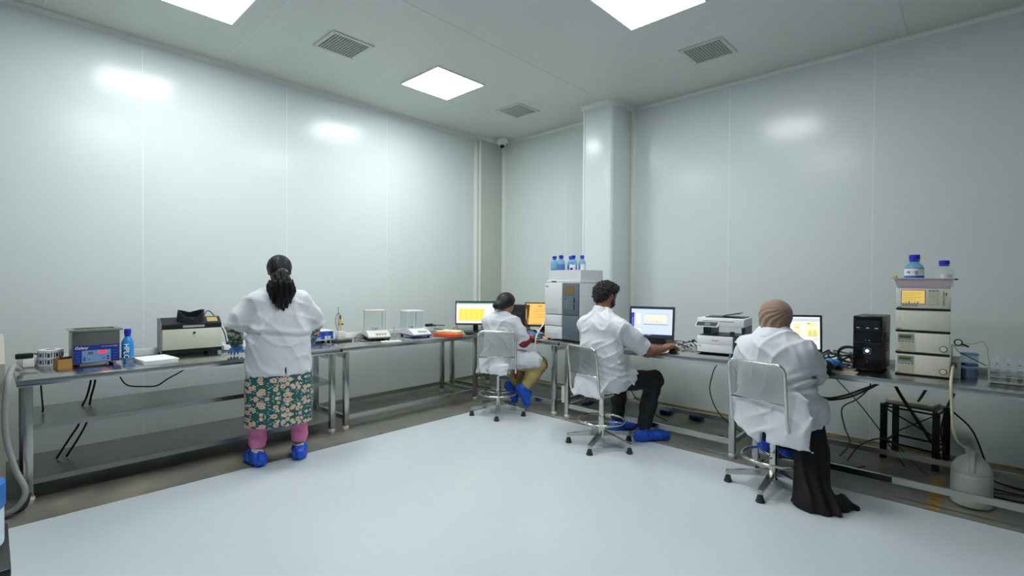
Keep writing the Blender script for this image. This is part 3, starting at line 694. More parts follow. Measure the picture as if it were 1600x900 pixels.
monitor('black widescreen monitor with yellow charts in front of the hijab wearer', (-1.10, 4.54, TOP), 0.60, 0.475, 0.305, 0.045, 0.05, 0.016, s_lab)

def keyboard(label, loc, rz, w=0.42):
    t = thing('keyboard', label, 'keyboard', loc, rz, 'keyboards')
    MB().prism([(-0.07, 0), (0.07, 0), (0.07, 0.024), (-0.07, 0.012)], -w / 2, w / 2, 'x').build('case', BLACK, t)
    n = 17; me = None
    for r in range(5):
        for k in range(n):
            x = -w / 2 + 0.012 + (w - 0.024) * (k + 0.5) / n; y = -0.052 + r * 0.026; z = 0.0125 + (y + 0.07) / 0.14 * 0.012
            if me is None:
                o = MB().box(-0.0095, 0.0095, -0.0105, 0.0105, 0, 0.005).build('key', DARKGREY, t); me = o.data
            else: o = link(me, 'key', t)
            o.location = (x, y, z)
    return t
keyboard('black keyboard on the bench before the man', (-2.30, 4.24, TOP), 0.42)
keyboard('black keyboard under the gloved hands of the far seated woman', (-3.72, 4.13, TOP), 0.35, 0.38)
keyboard('black keyboard before the hijab wearer', (-1.05, 4.22, TOP), 0.1)
def mouse(label, loc, rz):
    t = thing('computer_mouse', label, 'mouse', loc, rz, 'computer mice')
    MB().ball((0, 0, 0.012), (0.03, 0.052, 0.022), 10).build('shell', BLACK, t, True)
    MB().box(-0.028, 0.028, -0.048, 0.048, 0, 0.008, b=0.003).build('base', BLACK, t, auto=AUTO)
    MB().lathe([(0.006, -0.003), (0.006, 0.003)], 10, Matrix.Translation((0, 0.03, 0.03)) @ Matrix.Rotation(PI / 2, 4, 'Y')).build('wheel', DARKGREY, t)
mouse('black mouse under the man\'s right hand', (-1.91, 4.09, TOP), 0.1)
mouse('black mouse under the blue glove of the hijab wearer', (-0.70, 4.13, TOP), 0.1)

# ------------------------------------------------------------------ computers
def tower(label, loc, rz, w, d, hgt, led=True):
    t = thing('computer_tower', label, 'computer', loc, rz, 'black computer towers')
    MB().box(-w / 2, w / 2, -d / 2 + 0.02, d / 2, 0.012, hgt, b=0.003).build('case', mat('black_case_paint', (34, 37, 40), 0.35), t, auto=AUTO)
    fr = MB().box(-w / 2 - 0.001, w / 2 + 0.001, -d / 2, -d / 2 + 0.02, 0.012, hgt + 0.002, b=0.006).build('front_panel', BLACKGLOSS, t, auto=AUTO)
    y = -d / 2
    MB().box(-w / 2 + 0.012, w / 2 - 0.012, y - 0.002, y, hgt - 0.075, hgt - 0.03).build('drive_bay', BLACK, fr)
    MB().box(-w / 2 + 0.012, w / 2 - 0.012, y - 0.002, y, hgt - 0.1, hgt - 0.08).build('drive_bay', BLACK, fr)
    for k, x in enumerate((-0.055, 0.0, 0.05)): MB().box(x - 0.009, x + 0.009, y - 0.003, y - 0.002, hgt - 0.083, hgt - 0.078).build('mark', WHITE, fr)
    MB().box(-w / 2 + 0.006, w / 2 - 0.006, y - 0.003, y, hgt * 0.52, hgt * 0.53).build('ridge', DARKGREY, fr)
    for x in (-0.01, 0.01): MB().lathe([(0.003, 0), (0.003, 0.002)], 10, FRONT(x, y, hgt * 0.57)).build('button', WHITE, fr)
    MB().lathe([(0.026, 0), (0.026, 0.003), (0.016, 0.004)], 24, FRONT(0, y, hgt * 0.38)).build('power_ring', DARKGREY, fr, auto=AUTO)
    for a in range(4): MB().lathe([(0.004, 0), (0.004, 0.003)], 8, FRONT(0.024 * math.cos(a * PI / 2 + PI / 4), y - 0.002, hgt * 0.38 + 0.024 * math.sin(a * PI / 2 + PI / 4))).build('stud', STEEL, fr)
    if led: MB().lathe([(0.011, 0.003), (0.011, 0.005)], 16, FRONT(0, y, hgt * 0.38)).build('power_light', mat('blue_white_led', (120, 140, 240), 0.3, emit=(170, 180, 255), estr=2.0), fr)
    MB().box(-0.005, 0.005, y - 0.002, y, hgt * 0.17, hgt * 0.2).build('red_badge', mat('red_plastic', (206, 30, 34), 0.35), fr)
    for a in (-1, 1):
        for b in (-1, 1): MB().lathe([(0.014, 0), (0.014, 0.013)], 10, Matrix.Translation((a * (w / 2 - 0.025), b * (d / 2 - 0.05), 0))).build('foot', RUBBER, t)
    g = MB()
    for k in range(7): g.box(w / 2 - 0.0005, w / 2 + 0.002, 0.0, d / 2 - 0.05, hgt * 0.35 + k * 0.02, hgt * 0.35 + k * 0.02 + 0.008)
    g.build('vent_slots', DARKGREY, t)
    rp = MB().box(-w / 2 + 0.006, w / 2 - 0.006, d / 2, d / 2 + 0.002, 0.02, hgt - 0.01).build('rear_panel', DARKGREY, t)
    for k in range(6): MB().box(-w / 2 + 0.015, w / 2 - 0.05, d / 2 + 0.002, d / 2 + 0.004, 0.05 + k * 0.022, 0.06 + k * 0.022).build('slot_cover', STEEL, rp)
    MB().box(w / 2 - 0.045, w / 2 - 0.012, d / 2 + 0.002, d / 2 + 0.006, hgt * 0.5, hgt * 0.85).build('port_block', STEEL, rp)
tower('black computer tower with blue power light beside the instrument stack', (-0.53, 4.35, TOP), -0.02, 0.165, 0.36, 0.385)
tower('black computer tower behind the far seated woman', (-4.06, 4.36, TOP), -1.25, 0.17, 0.36, 0.335, False)
cl = random.Random(3)
for i, (a, b, l) in enumerate((((-3.98, 4.2), (-3.7, 4.42), 'black cable looping before the tower of the far woman'), ((-3.9, 4.3), (-3.55, 4.3), 'black cable below the orange document monitor'), ((-3.8, 4.36), (-3.5, 4.42), 'tangled black cable behind the keyboard in the corner'),
                            ((-3.92, 4.22), (-3.6, 4.36), 'thick black cable lying across the corner bench'))):
    pts = [(a[0] + (b[0] - a[0]) * k / 5 + cl.uniform(-.04, .04), a[1] + (b[1] - a[1]) * k / 5 + cl.uniform(-.05, .05), TOP + 0.008 + cl.uniform(0, 0.05) * (0 < k < 5)) for k in range(6)]
    cable('loose_cable', pts, 0.005, CABLE, l, group='cables on the corner bench')
cable('loose_cable', [(-3.78, 4.26, .79), (-3.70, 4.33, .83), (-3.62, 4.32, .80), (-3.55, 4.38, .778)], 0.008, WHITECABLE, 'white cable among the black ones on the corner bench')
o = tag(MB().ball((0, 0, 0.022), (0.045, 0.035, 0.022), 8).build('red_pouch', mat('red_cloth', (170, 24, 44), 0.7), None, True), 'small red pouch under the orange document monitor', 'pouch'); place(o, (-3.77, 4.31, TOP), 0.3)

# ------------------------------------------------------------------ tall chromatograph with bottle tray
t = thing('chromatograph', 'tall light grey chromatograph with dark control panel in the corner', 'chromatograph', (-3.10, 4.30, TOP), 0.0)
GW = mat('light_instrument_grey', (206, 210, 212), 0.42); SLATE = mat('slate_panel', (92, 104, 114), 0.42)
w0, w1, d, H = -0.225, 0.21, 0.25, 0.60
MB().box(w0, w1, -d + 0.02, d, 0.015, H, b=0.006).build('cabinet', GW, t, auto=AUTO)
xs_ = 0.005
for z0, z1 in ((0.275, 0.595), (0.155, 0.268), (0.02, 0.148)):
    dd = MB().box(w0, xs_, -d, -d + 0.02, z0, z1, b=0.006).build('door', mat('light_door_grey', (214, 217, 218), 0.4), t, auto=AUTO)
    if z0 != 0.155: MB().box(w0 + 0.012, xs_ - 0.05, -d - 0.002, -d, z0 + 0.012, z0 + 0.06).build('grey_strip', mat('grey_strip', (190, 193, 194), 0.5), dd)
    MB().box(xs_ - 0.02, xs_ - 0.008, -d - 0.003, -d, (z0 + z1) / 2 - 0.015, (z0 + z1) / 2 + 0.015, b=0.001).build('latch', GW, dd)
MB().box(xs_ + 0.002, w1 + 0.001, -d - 0.004, -d + 0.02, 0.275, 0.6, b=0.005).build('control_panel', SLATE, t, auto=AUTO)
MB().box(xs_ + 0.002, w1 + 0.001, -d - 0.002, -d + 0.02, 0.02, 0.27, b=0.005).build('lower_panel', SLATE, t, auto=AUTO)
sc = MB().box(xs_ + 0.045, w1 - 0.045, -d - 0.006, -d - 0.004, 0.485, 0.57).build('screen', mat('amber_lcd', (96, 84, 62), 0.25, emit=(150, 110, 60), estr=0.12), t)
for k in range(4): MB().box(xs_ + 0.055, w1 - 0.055, -d - 0.0066, -d - 0.006, 0.495 + k * 0.018, 0.498 + k * 0.018).build('text_line', mat('amber_line', (140, 110, 70), 0.4), sc)
for r in range(6):
    for k in range(5):
        if k < 2 and r < 2: continue
        MB().box(xs_ + 0.03 + k * 0.024, xs_ + 0.03 + k * 0.024 + (0.009 if k == 1 else 0.005), -d - 0.006, -d - 0.004, 0.455 - r * 0.022, 0.460 - r * 0.022).build('key', mat('pale_key', (214, 220, 226), 0.5), t)
MB().box(w1 - 0.055, w1 - 0.042, -d - 0.006, -d - 0.004, 0.4, 0.45).build('card_slot', BLACK, t)
MB().box(w1 - 0.055, w1 - 0.045, -d - 0.006, -d - 0.004, 0.33, 0.385).build('card_slot', BLACK, t)
MB().box(w0 + 0.012, w0 + 0.05, -d - 0.001, -d, 0.555, 0.57).build('badge', mat('grey_badge', (150, 152, 154), 0.5), t)
MB().box(w1, w1 + 0.002, 0.0, 0.02, 0.49, 0.56).build('side_slot', DARKGREY, t)
MB().box(w0 + 0.005, w1, -d + 0.03, d, H, H + 0.03, b=0.004).build('top_cover', GW, t, auto=AUTO)
MB().box(w0 + 0.07, w0 + 0.13, -d + 0.028, -d + 0.03, H + 0.008, H + 0.02).build('top_label', DARKGREY, t)
for x, y in ((-0.2, -0.2), (0.18, -0.2), (-0.2, 0.2), (0.18, 0.2)): MB().lathe([(0.016, 0), (0.016, 0.016)], 12, Matrix.Translation((x, y, 0))).build('foot', RUBBER, t)
t = thing('bottle_tray', 'white open tray holding blue bottles on the tall chromatograph', 'tray', (-3.10, 4.30, TOP + H + 0.03), 0)
for a, b, c2, e in ((w0, w1 - 0.01, -0.2, -0.194), (w0, w1 - 0.01, 0.2, 0.206), (w0, w0 + 0.006, -0.194, 0.2), (w1 - 0.016, w1 - 0.01, -0.194, 0.2)):
    MB().box(a, b, c2, e, 0, 0.105).build('side', GW, t)
MB().box(w0 + 0.006, w1 - 0.016, -0.194, 0.2, 0, 0.085).build('floor_plate', GW, t)
zb = TOP + H + 0.03 + 0.0855
LABW = mat('white_sticker', (238, 240, 242), 0.6); LABP = mat('blue_print_sticker', (44, 54, 150), 0.5)
bt = [(-3.276, 4.148, 0.040, 0.30, None, 'leftmost blue solvent bottle on the chromatograph tray, low liquid'), (-3.188, 4.15, 0.042, 0.75, None, 'second blue solvent bottle from the left on the tray, largest'),
      (-3.118, 4.225, 0.036, 0.7, None, 'third blue solvent bottle on the tray, half hidden behind a labelled one'), (-3.03, 4.15, 0.039, 0.5, (0.012, 0.075, -PI * 0.95, -PI * 0.1, LABW), 'blue solvent bottle with a big white label on the tray'),
      (-2.947, 4.19, 0.037, 0.8, (0.012, 0.08, -PI * 0.45, PI * 0.1, LABW), 'rightmost blue solvent bottle on the tray, white label at its right')]
for i, (x, y, r, lv, lb, l) in enumerate(bt):
    b = bottle('solvent_bottle', l, 'bottle', (x, y, zb), r, 0.17 if i != 1 else 0.177, BLUEBOT, BLUELIQ, lv, lb, 'blue bottles on the chromatograph')
    if i == 3: MB().box(-0.012, 0.022, -r * 1.04, -r * 1.0, 0.014, 0.042).build('print_block', LABP, b)
o = tag(MB().lathe([(0.008, 0), (0.01, 0.012), (0.004, 0.02)], 10).build('yellow_bead', mat('yellow_plastic', (236, 190, 40), 0.4)), 'tiny yellow cap left of the blue bottles on the tray', 'cap'); o.location = (-3.312, 4.118, zb)
cable('drain_tube', [(-3.352, 4.16, 1.0), (-3.353, 4.03, .90), (-3.36, 3.965, .82), (-3.352, 3.935, .77), (-3.357, 3.93, .67), (-3.345, 3.95, .57), (-3.30, 4.0, .48), (-3.25, 4.1, .40)], 0.008, WHITECABLE, 'white tube hanging over the bench edge left of the tall chromatograph', 'tube')
# ------------------------------------------------------------------ printer
t = thing('printer', 'white multifunction printer with black paper feeder', 'printer', (-1.575, 4.385, TOP), 0.12)
PW = mat('printer_white', (234, 235, 236), 0.38); PG = mat('printer_charcoal', (52, 58, 64), 0.4)
w, d = 0.1875, 0.165
MB().box(-w, w, -d, d, 0.012, 0.02).build('underside', BLACK, t)
MB().box(-w, w - 0.085, -d, d, 0.02, 0.158, b=0.005).build('lower_body', PW, t, auto=AUTO)
MB().box(-w + 0.004, w - 0.09, -d - 0.004, -d, 0.02, 0.083, b=0.002).build('paper_drawer', PW, t, auto=AUTO)
MB().box(-w + 0.004, w - 0.09, -d - 0.004, -d, 0.087, 0.155, b=0.002).build('front_flap', PW, t, auto=AUTO)
ik = MB().box(w - 0.0845, w, -d - 0.003, d, 0.02, 0.155, b=0.004).build('ink_tank_cover', PG, t, auto=AUTO)
MB().box(w - 0.07, w - 0.03, -d - 0.005, -d - 0.003, 0.115, 0.132).build('ink_sticker', LABW, ik)
for x in (w - 0.068, w - 0.035): MB().box(x - 0.012, x + 0.012, -d - 0.005, -d - 0.003, 0.03, 0.068).build('ink_window', mat('ink_window', (120, 130, 142), 0.3), ik)
MB().box(-w * 0.35, -w * 0.05, -d - 0.005, -d - 0.004, 0.118, 0.125).build('badge', mat('grey_badge', (150, 152, 154), 0.5), t)
MB().box(-w + 0.02, -w + 0.035, -d - 0.005, -d - 0.004, 0.068, 0.075).build('mark', DARKGREY, t)
MB().box(-w + 0.015, w - 0.005, -d + 0.02, d, 0.155, 0.165).build('output_tray', PG, t)
MB().box(-w + 0.035, -w + 0.1, -d + 0.06, d, 0.165, 0.245).build('side_housing', PG, t)
MB().box(w - 0.03, w - 0.002, -d + 0.05, d, 0.165, 0.245).build('side_housing', PG, t)
MB().box(w - 0.115, w - 0.085, -d + 0.02, -d + 0.05, 0.165, 0.2).build('paper_stop', PG, t)
MB().box(-w, w, -d - 0.005, d, 0.24, 0.312, b=0.008).build('scanner_unit', PW, t, auto=AUTO)
MB().box(-w + 0.045, w - 0.075, -d - 0.007, -d - 0.005, 0.283, 0.29).build('groove', mat('groove_grey', (150, 154, 158), 0.5), t)
M = Matrix.Translation((-w + 0.085, -d - 0.004, 0.245)) @ Matrix.Rotation(-0.35, 4, 'X')
p = MB().prism([(-0.1, -0.012), (0.085, -0.012), (0.105, 0.034), (-0.085, 0.034)], -0.014, 0.0, 'y', M).build('control_panel', PW, t)
MB().prism([(-0.09, -0.006), (0.076, -0.006), (0.09, 0.029), (-0.08, 0.029)], -0.0155, -0.014, 'y', M).build('panel_overlay', PG, p)
MB().box(-0.02, 0.025, -0.0165, -0.0155, 0.0, 0.022, M).build('panel_screen', mat('grey_lcd2', (120, 134, 140), 0.25), p)
MB().box(-w + 0.05, w - 0.02, -d + 0.06, d - 0.03, 0.312, 0.318).build('feeder_cover', BLACK, t)
MB().add([(-0.02, -0.02, 0.32), (0.12, -0.02, 0.345), (0.12, 0.12, 0.35), (-0.02, 0.12, 0.322), (-0.02, -0.02, 0.326), (0.12, -0.02, 0.351), (0.12, 0.12, 0.356), (-0.02, 0.12, 0.328)],
         [(0, 1, 2, 3), (4, 5, 6, 7), (0, 1, 5, 4), (1, 2, 6, 5), (2, 3, 7, 6), (3, 0, 4, 7)]).build('feed_tray', BLACK, t)
for x in (-w + 0.03, w - 0.03):
    for y in (-d + 0.03, d - 0.03): MB().lathe([(0.014, 0), (0.014, 0.013)], 10, Matrix.Translation((x, y, 0))).build('foot', RUBBER, t)
o = tag(MB().lathe([(0.008, 0), (0.009, 0.003), (0.009, 0.02), (0.004, 0.026), (0.004, 0.034)], 12).build('ink_bottle', mat('ink_blue_bottle', (70, 140, 196), 0.3), None, auto=AUTO), 'tiny blue bottle on the bench before the printer', 'bottle'); o.location = (-1.452, 4.17, TOP)

# cables heaped right of the man's monitor and behind the benches
rc = random.Random(11)
def tangle(n, x0, x1, y0, y1, zmax, mats, labels, group, r=(0.003, 0.005)):
    for i in range(n):
        a = (rc.uniform(x0, x0 + (x1 - x0) * .3), rc.uniform(y0, y1)); b = (rc.uniform(x1 - (x1 - x0) * .3, x1), rc.uniform(y0, y1))
        k = 7; pts = []
        for j in range(k):
            f = j / (k - 1)
            pts.append((a[0] + (b[0] - a[0]) * f + rc.uniform(-.05, .05), min(max(a[1] + (b[1] - a[1]) * f + rc.uniform(-.06, .06), y0), y1), TOP + 0.007 + (rc.uniform(0, zmax) if 0 < j < k - 1 else 0)))
        cable('loose_cable', pts, rc.uniform(*r), mats[i % len(mats)], labels[i], group=group)
tangle(5, -2.06, -1.79, 4.25, 4.6, 0.055, [CABLE, WHITECABLE, CABLE, GREYCABLE, CABLE],
       ['black cable in the heap between man\'s monitor and printer, lowest', 'white cable in the heap between man\'s monitor and printer', 'black cable arching over the heap left of the printer', 'grey cable in the heap left of the printer', 'thin black cable behind the heap left of the printer'], 'cable heap left of the printer')
t = thing('mains_plug', 'black plug on the cable heap left of the printer', 'plug', (-1.90, 4.50, TOP + 0.06), 0.3)
MB().box(-0.015, 0.015, -0.02, 0.02, 0, 0.022, b=0.005).build('body', BLACK, t, auto=AUTO)
MB().tube(spline([(0.01, -0.018, 0.01), (0.04, -0.05, 0.0), (0.07, -0.09, -0.045)]), 0.005).build('lead', BLACK, t, True)
tangle(2, -2.85, -2.6, 4.35, 4.6, 0.06, [CABLE, CABLE], ['black cable on the bench just left of the man\'s monitor', 'black cable loop behind the man\'s shoulder'], 'cables left of the man\'s monitor')
tangle(6, -0.93, -0.62, 4.22, 4.62, 0.08, [CABLE, CABLE, GREYCABLE],
       ['thick black cable behind the blue glove, nearest', 'black cable looping up beside the computer tower', 'grey cable among the black ones left of the tower', 'black cable lying flat before the computer tower', 'black cable bundle behind the blue glove', 'grey cable at the back left of the tower'], 'cable heap left of the computer tower', (0.005, 0.008))
t = thing('cable_coil', 'black cable coil standing at the left of the computer tower', 'cable', (-0.69, 4.5, TOP), 0)
MB().tube([(0.075 * math.cos(a), 0.01 * math.sin(3 * a), 0.07 + 0.062 * math.sin(a)) for a in [2 * PI * k / 24 for k in range(24)]], 0.007, 8, True).build('coil', CABLE, t, True)
MB().tube([(0.07 * math.cos(a), 0.02 + 0.01 * math.sin(2 * a), 0.066 + 0.056 * math.sin(a)) for a in [2 * PI * k / 24 for k in range(24)]], 0.007, 8, True).build('coil', CABLE, t, True)
o = tag(MB().box(-0.09, 0.09, -0.06, 0.06, 0, 0.004).build('brown_card', mat('brown_card', (178, 160, 132), 0.8, vary=(14, (120, 92, 70), 0.5, 0.7))), 'brown printed card at the bench edge before the computer tower', 'card'); place(o, (-0.66, 4.035, TOP), 0.05)

# ------------------------------------------------------------------ instrument stack
UW, UD = 0.1385, 0.21
SX, SY = -0.253, 4.42
IVORY = mat('ivory_instrument', (216, 213, 200), 0.42); SIDE = mat('ivory_side', (206, 205, 196), 0.45)
BLKEY = mat('blue_key', (86, 132, 160), 0.5); WKEY = mat('ivory_key', (206, 198, 168), 0.5)
def unit(label, z, hgt):
    t = thing('instrument_unit', label, 'instrument', (SX, SY, z), 0.04, 'stacked instrument units')
    MB().box(-UW, UW, -UD + 0.012, UD, 0.008, hgt, b=0.004).build('case', SIDE, t, auto=AUTO)
    fr = MB().box(-UW, UW, -UD, -UD + 0.012, 0.012, hgt - 0.002, b=0.003).build('front', IVORY, t, auto=AUTO)
    MB().box(-UW, UW, -UD + 0.004, UD, 0.0, 0.009).build('plinth', BLACK, t)
    MB().box(-UW + 0.006, -UW + 0.03, -UD - 0.001, -UD, 0.016, 0.02).build('badge', DARKGREY, fr)
    return t, fr
def keys(fr, x0, z0, nx, nz, dx, dz, w, h, m, m0=None):
    for j in range(nz):
        for i in range(nx):
            MB().box(x0 + i * dx - w / 2, x0 + i * dx + w / 2, -UD - 0.003, -UD, z0 - j * dz - h / 2, z0 - j * dz + h / 2).build('key', (m0 if (m0 and j == 0) else m), fr)
z = TOP; uh = 0.1435
for k, l in enumerate(('lowest unit of the instrument stack, with keypad and round window', 'second unit from the bottom of the stack, with keypad and round window')):
    t, fr = unit(l, z, uh)
    MB().box(-UW + 0.012, -0.042, -UD - 0.002, -UD, 0.09, 0.132).build('display_frame', mat('grey_display_frame', (150, 154, 140), 0.45), fr)
    MB().box(-UW + 0.02, -0.056, -UD - 0.003, -UD - 0.002, 0.103, 0.122).build('display', mat('green_lcd', (76, 96, 62), 0.3), fr)
    keys(fr, -UW + 0.021, 0.081, 5, 5, 0.0172, 0.0145, 0.012, 0.007, WKEY, BLKEY)
    dr = MB().box(-0.028, UW - 0.002, -UD - 0.004, -UD, 0.014, uh - 0.004, b=0.002).build('door', IVORY, t, auto=AUTO)
    MB().lathe([(0.02, 0), (0.02, 0.002), (0.016, 0.003)], 24, FRONT(UW - 0.032, -UD - 0.004, 0.045)).build('window_ring', mat('dark_olive_ring', (70, 66, 44), 0.5), dr, auto=AUTO)
    MB().lathe([(0.016, 0.003), (0.015, 0.005)], 24, FRONT(UW - 0.032, -UD - 0.004, 0.045)).build('window', mat('pale_window', (218, 214, 196), 0.3), dr)
    z += uh + 0.003
t, fr = unit('plain faced unit of the instrument stack, third from the bottom', z, uh)
for k in range(3): MB().lathe([(0.002, 0), (0.002, 0.002)], 8, FRONT(-UW + 0.02, -UD, 0.075 + k * 0.012)).build('indicator', DARKGREY, fr)
z += uh + 0.003
t, fr = unit('top unit of the instrument stack, with an amber screen', z, 0.146)
MB().box(-UW + 0.026, -UW + 0.152, -UD - 0.002, -UD, 0.04, 0.132).build('screen_frame', mat('violet_frame', (96, 96, 176), 0.45), fr)
sc = MB().box(-UW + 0.03, -UW + 0.149, -UD - 0.003, -UD - 0.002, 0.043, 0.129).build('screen', mat('amber_screen', (120, 100, 40), 0.3, emit=(216, 186, 96), estr=0.55), fr)
for k in range(5): MB().box(-UW + 0.036, -UW + (0.1 if k % 2 else 0.13), -UD - 0.0035, -UD - 0.003, 0.055 + k * 0.014, 0.0565 + k * 0.014).build('text_line', mat('amber_text', (120, 96, 60), 0.5), sc)
for k in range(6): MB().box(-UW + 0.035 + k * 0.015, -UW + 0.042 + k * 0.015, -UD - 0.0036, -UD - 0.003, 0.044, 0.046 + 0.004 * (k % 3)).build('chart_bar', mat('violet_frame', (96, 96, 176), 0.45), sc)
keys(fr, -UW + 0.036, 0.031, 5, 1, 0.0175, 0.01, 0.013, 0.006, BLKEY)
keys(fr, 0.035, 0.128, 3, 7, 0.018, 0.0145, 0.014, 0.006, WKEY, BLKEY)
MB().box(0.1, 0.106, -UD - 0.002, -UD, 0.035, 0.125).build('card_slot', mat('tan_slot', (150, 138, 100), 0.5), fr)
MB().box(0.096, 0.11, -UD - 0.004, -UD, 0.07, 0.09).build('slot_tab', mat('tan_tab', (186, 176, 140), 0.5), fr)
MB().box(0.113, 0.119, -UD - 0.001, -UD, 0.1, 0.115).build('mark', DARKGREY, fr)
z += 0.146
# pink plastic tray on top, hollow
t = thing('plastic_tray', 'dusty pink plastic tray on top of the instrument stack', 'tray', (SX, SY - 0.02, z), 0.04)
PINK = mat('dusty_pink_plastic', (212, 196, 202), 0.4)
a0, b0, a1, b1, hh = 0.132, 0.18, 0.152, 0.2, 0.066
vs = [(-a0, -b0, 0), (a0, -b0, 0), (a0, b0, 0), (-a0, b0, 0), (-a1, -b1, hh), (a1, -b1, hh), (a1, b1, hh), (-a1, b1, hh)]
vi = [(-a0 + .003, -b0 + .003, 0.004), (a0 - .003, -b0 + .003, .004), (a0 - .003, b0 - .003, .004), (-a0 + .003, b0 - .003, .004), (-a1 + .003, -b1 + .003, hh), (a1 - .003, -b1 + .003, hh), (a1 - .003, b1 - .003, hh), (-a1 + .003, b1 - .003, hh)]
MB().add(vs + vi, [(3, 2, 1, 0), (8, 9, 10, 11)] + [(i, (i + 1) % 4, 4 + (i + 1) % 4, 4 + i) for i in range(4)] + [(8 + (i + 1) % 4, 8 + i, 12 + i, 12 + (i + 1) % 4) for i in range(4)] + [(4 + i, 4 + (i + 1) % 4, 12 + (i + 1) % 4, 12 + i) for i in range(4)]).build('basin', PINK, t)
f = MB()
for x0, x1, y0, y1 in ((-a1 - 0.014, a1 + 0.014, -b1 - 0.014, -b1), (-a1 - 0.014, a1 + 0.014, b1, b1 + 0.014), (-a1 - 0.014, -a1, -b1, b1), (a1, a1 + 0.014, -b1, b1)): f.box(x0, x1, y0, y1, hh - 0.005, hh)
f.build('rim', PINK, t)
MB().box(a1 + 0.002, a1 + 0.02, -b1 - 0.012, -b1 + 0.03, hh - 0.014, hh - 0.0055).build('clip', DARKGREY, t)
zt = z + 0.005
b = bottle('reagent_bottle', 'big blue reagent bottle with white label in the pink tray', 'bottle', (-0.302, 4.38, zt), 0.054, 0.222, BLUEBOT, mat('blue_liquid_deep', (44, 150, 200), 0.15), 0.96, (0.078, 0.125, -PI * 0.98, -PI * 0.05, LABW), 'bottles in the pink tray')
MB().lathe([(0.0548, 0.03), (0.0552, 0.032), (0.0552, 0.076), (0.0548, 0.078)], 28).build('blue_band', mat('blue_band', (30, 100, 200), 0.4), b, auto=AUTO)
for k, (x, wd) in enumerate(((-0.03, 0.018), (0.008, 0.03), (0.014, 0.02))): MB().box(x - wd / 2, x + wd / 2, -0.0562 + abs(x) * 0.25, -0.054, 0.1 - 0.012 * (k == 2), 0.106 - 0.012 * (k == 2)).build('print_line', INK, b)
b = bottle('reagent_bottle', 'clear glass reagent bottle with blue cap in the pink tray', 'bottle', (-0.148, 4.40, zt), 0.05, 0.18, clear('clear_lab_glass', (246, 250, 250), 0.16), None, 0.5, (0.06, 0.085, -PI * 0.62, -PI * 0.2, mat('pale_sticker', (226, 230, 230), 0.6)), 'bottles in the pink tray')
o = tag(MB().box(-0.011, 0.011, -0.006, 0.006, 0, 0.018, b=0.002).build('yellow_tag', mat('yellow_tag', (206, 180, 60), 0.5), None, auto=AUTO), 'tiny yellow tag on the left rim of the pink tray', 'tag'); o.location = (-0.39, 4.225, z + 0.066)
# fittings at the right side of the stack
t = thing('injector_valve', 'injector valve with black lever and wires right of the stack', 'valve', (-0.105, 4.36, TOP), 0.04)
MB().box(0.0, 0.048, -0.055, 0.03, 0.0, 0.135, b=0.004).build('valve_block', SIDE, t, auto=AUTO)
MB().box(0.004, 0.06, -0.03, 0.0, 0.205, 0.213).build('bracket', STEEL, t)
MB().box(0.0, 0.008, -0.03, 0.0, 0.12, 0.213).build('upright', STEEL, t)
MB().tube([(0.034 + 0.019 * math.cos(a), -0.03, 0.232 + 0.019 * math.sin(a)) for a in [2 * PI * k / 18 for k in range(18)]], 0.0035, 8, True).build('ring', BLACK, t, True)
MB().tube([(0.05, -0.03, 0.224), (0.085, -0.035, 0.207)], 0.006, 10).build('lever', BLACK, t)
MB().tube([(0.042, -0.04, 0.168), (0.165, -0.06, 0.10)], 0.0032, 8).build('rod', DARKGREY, t)
MB().tube(spline([(0.07, -0.03, 0.225), (0.11, -0.03, 0.23), (0.145, -0.03, 0.245), (0.155, -0.03, 0.24), (0.172, -0.03, 0.20), (0.175, -0.035, 0.15), (0.182, -0.04, 0.12), (0.178, -0.05, 0.105)]), 0.0012, 5).build('wire', GREYCABLE, t, True)
MB().tube(spline([(0.016, -0.03, 0.21), (0.028, -0.035, 0.18), (0.042, -0.04, 0.168)]), 0.0015, 5).build('wire', CABLE, t, True)
for k in range(3): MB().tube([(0.005, -0.058, 0.07 + k * 0.013), (0.03, -0.058, 0.07 + k * 0.013)], 0.0025, 8).build('fitting', DARKGREY, t)
b = thing('solvent_reservoir', 'clear reservoir half full of blue liquid right of the stack', 'bottle', (-0.015, 4.405, TOP))
MB().lathe([(0.041, 0.0), (0.043, 0.004), (0.043, 0.15), (0.045, 0.155)], 26, cap=False).build('wall', clear('pale_blue_plastic', (236, 244, 252), 0.22), b, True)
MB().lathe([(0.0405, 0.001), (0.0415, 0.004), (0.0415, 0.062)], 26).build('liquid', mat('dark_blue_liquid', (24, 92, 156), 0.12), b, auto=AUTO)
MB().lathe([(0.0435, 0.078), (0.0437, 0.08), (0.0437, 0.09), (0.0435, 0.092)], 26, cap=False).build('level_band', mat('blue_print', (26, 110, 190), 0.4), b, auto=AUTO)
MB().lathe([(0.046, 0.15), (0.046, 0.16), (0.03, 0.163)], 26).build('lid', mat('teal_lid', (90, 170, 196), 0.35), b, auto=AUTO)
MB().tube(spline([(0.01, 0, 0.162), (0.005, 0, 0.12), (0.008, 0, 0.03)]), 0.0015, 5).build('dip_tube', GREYCABLE, b, True)
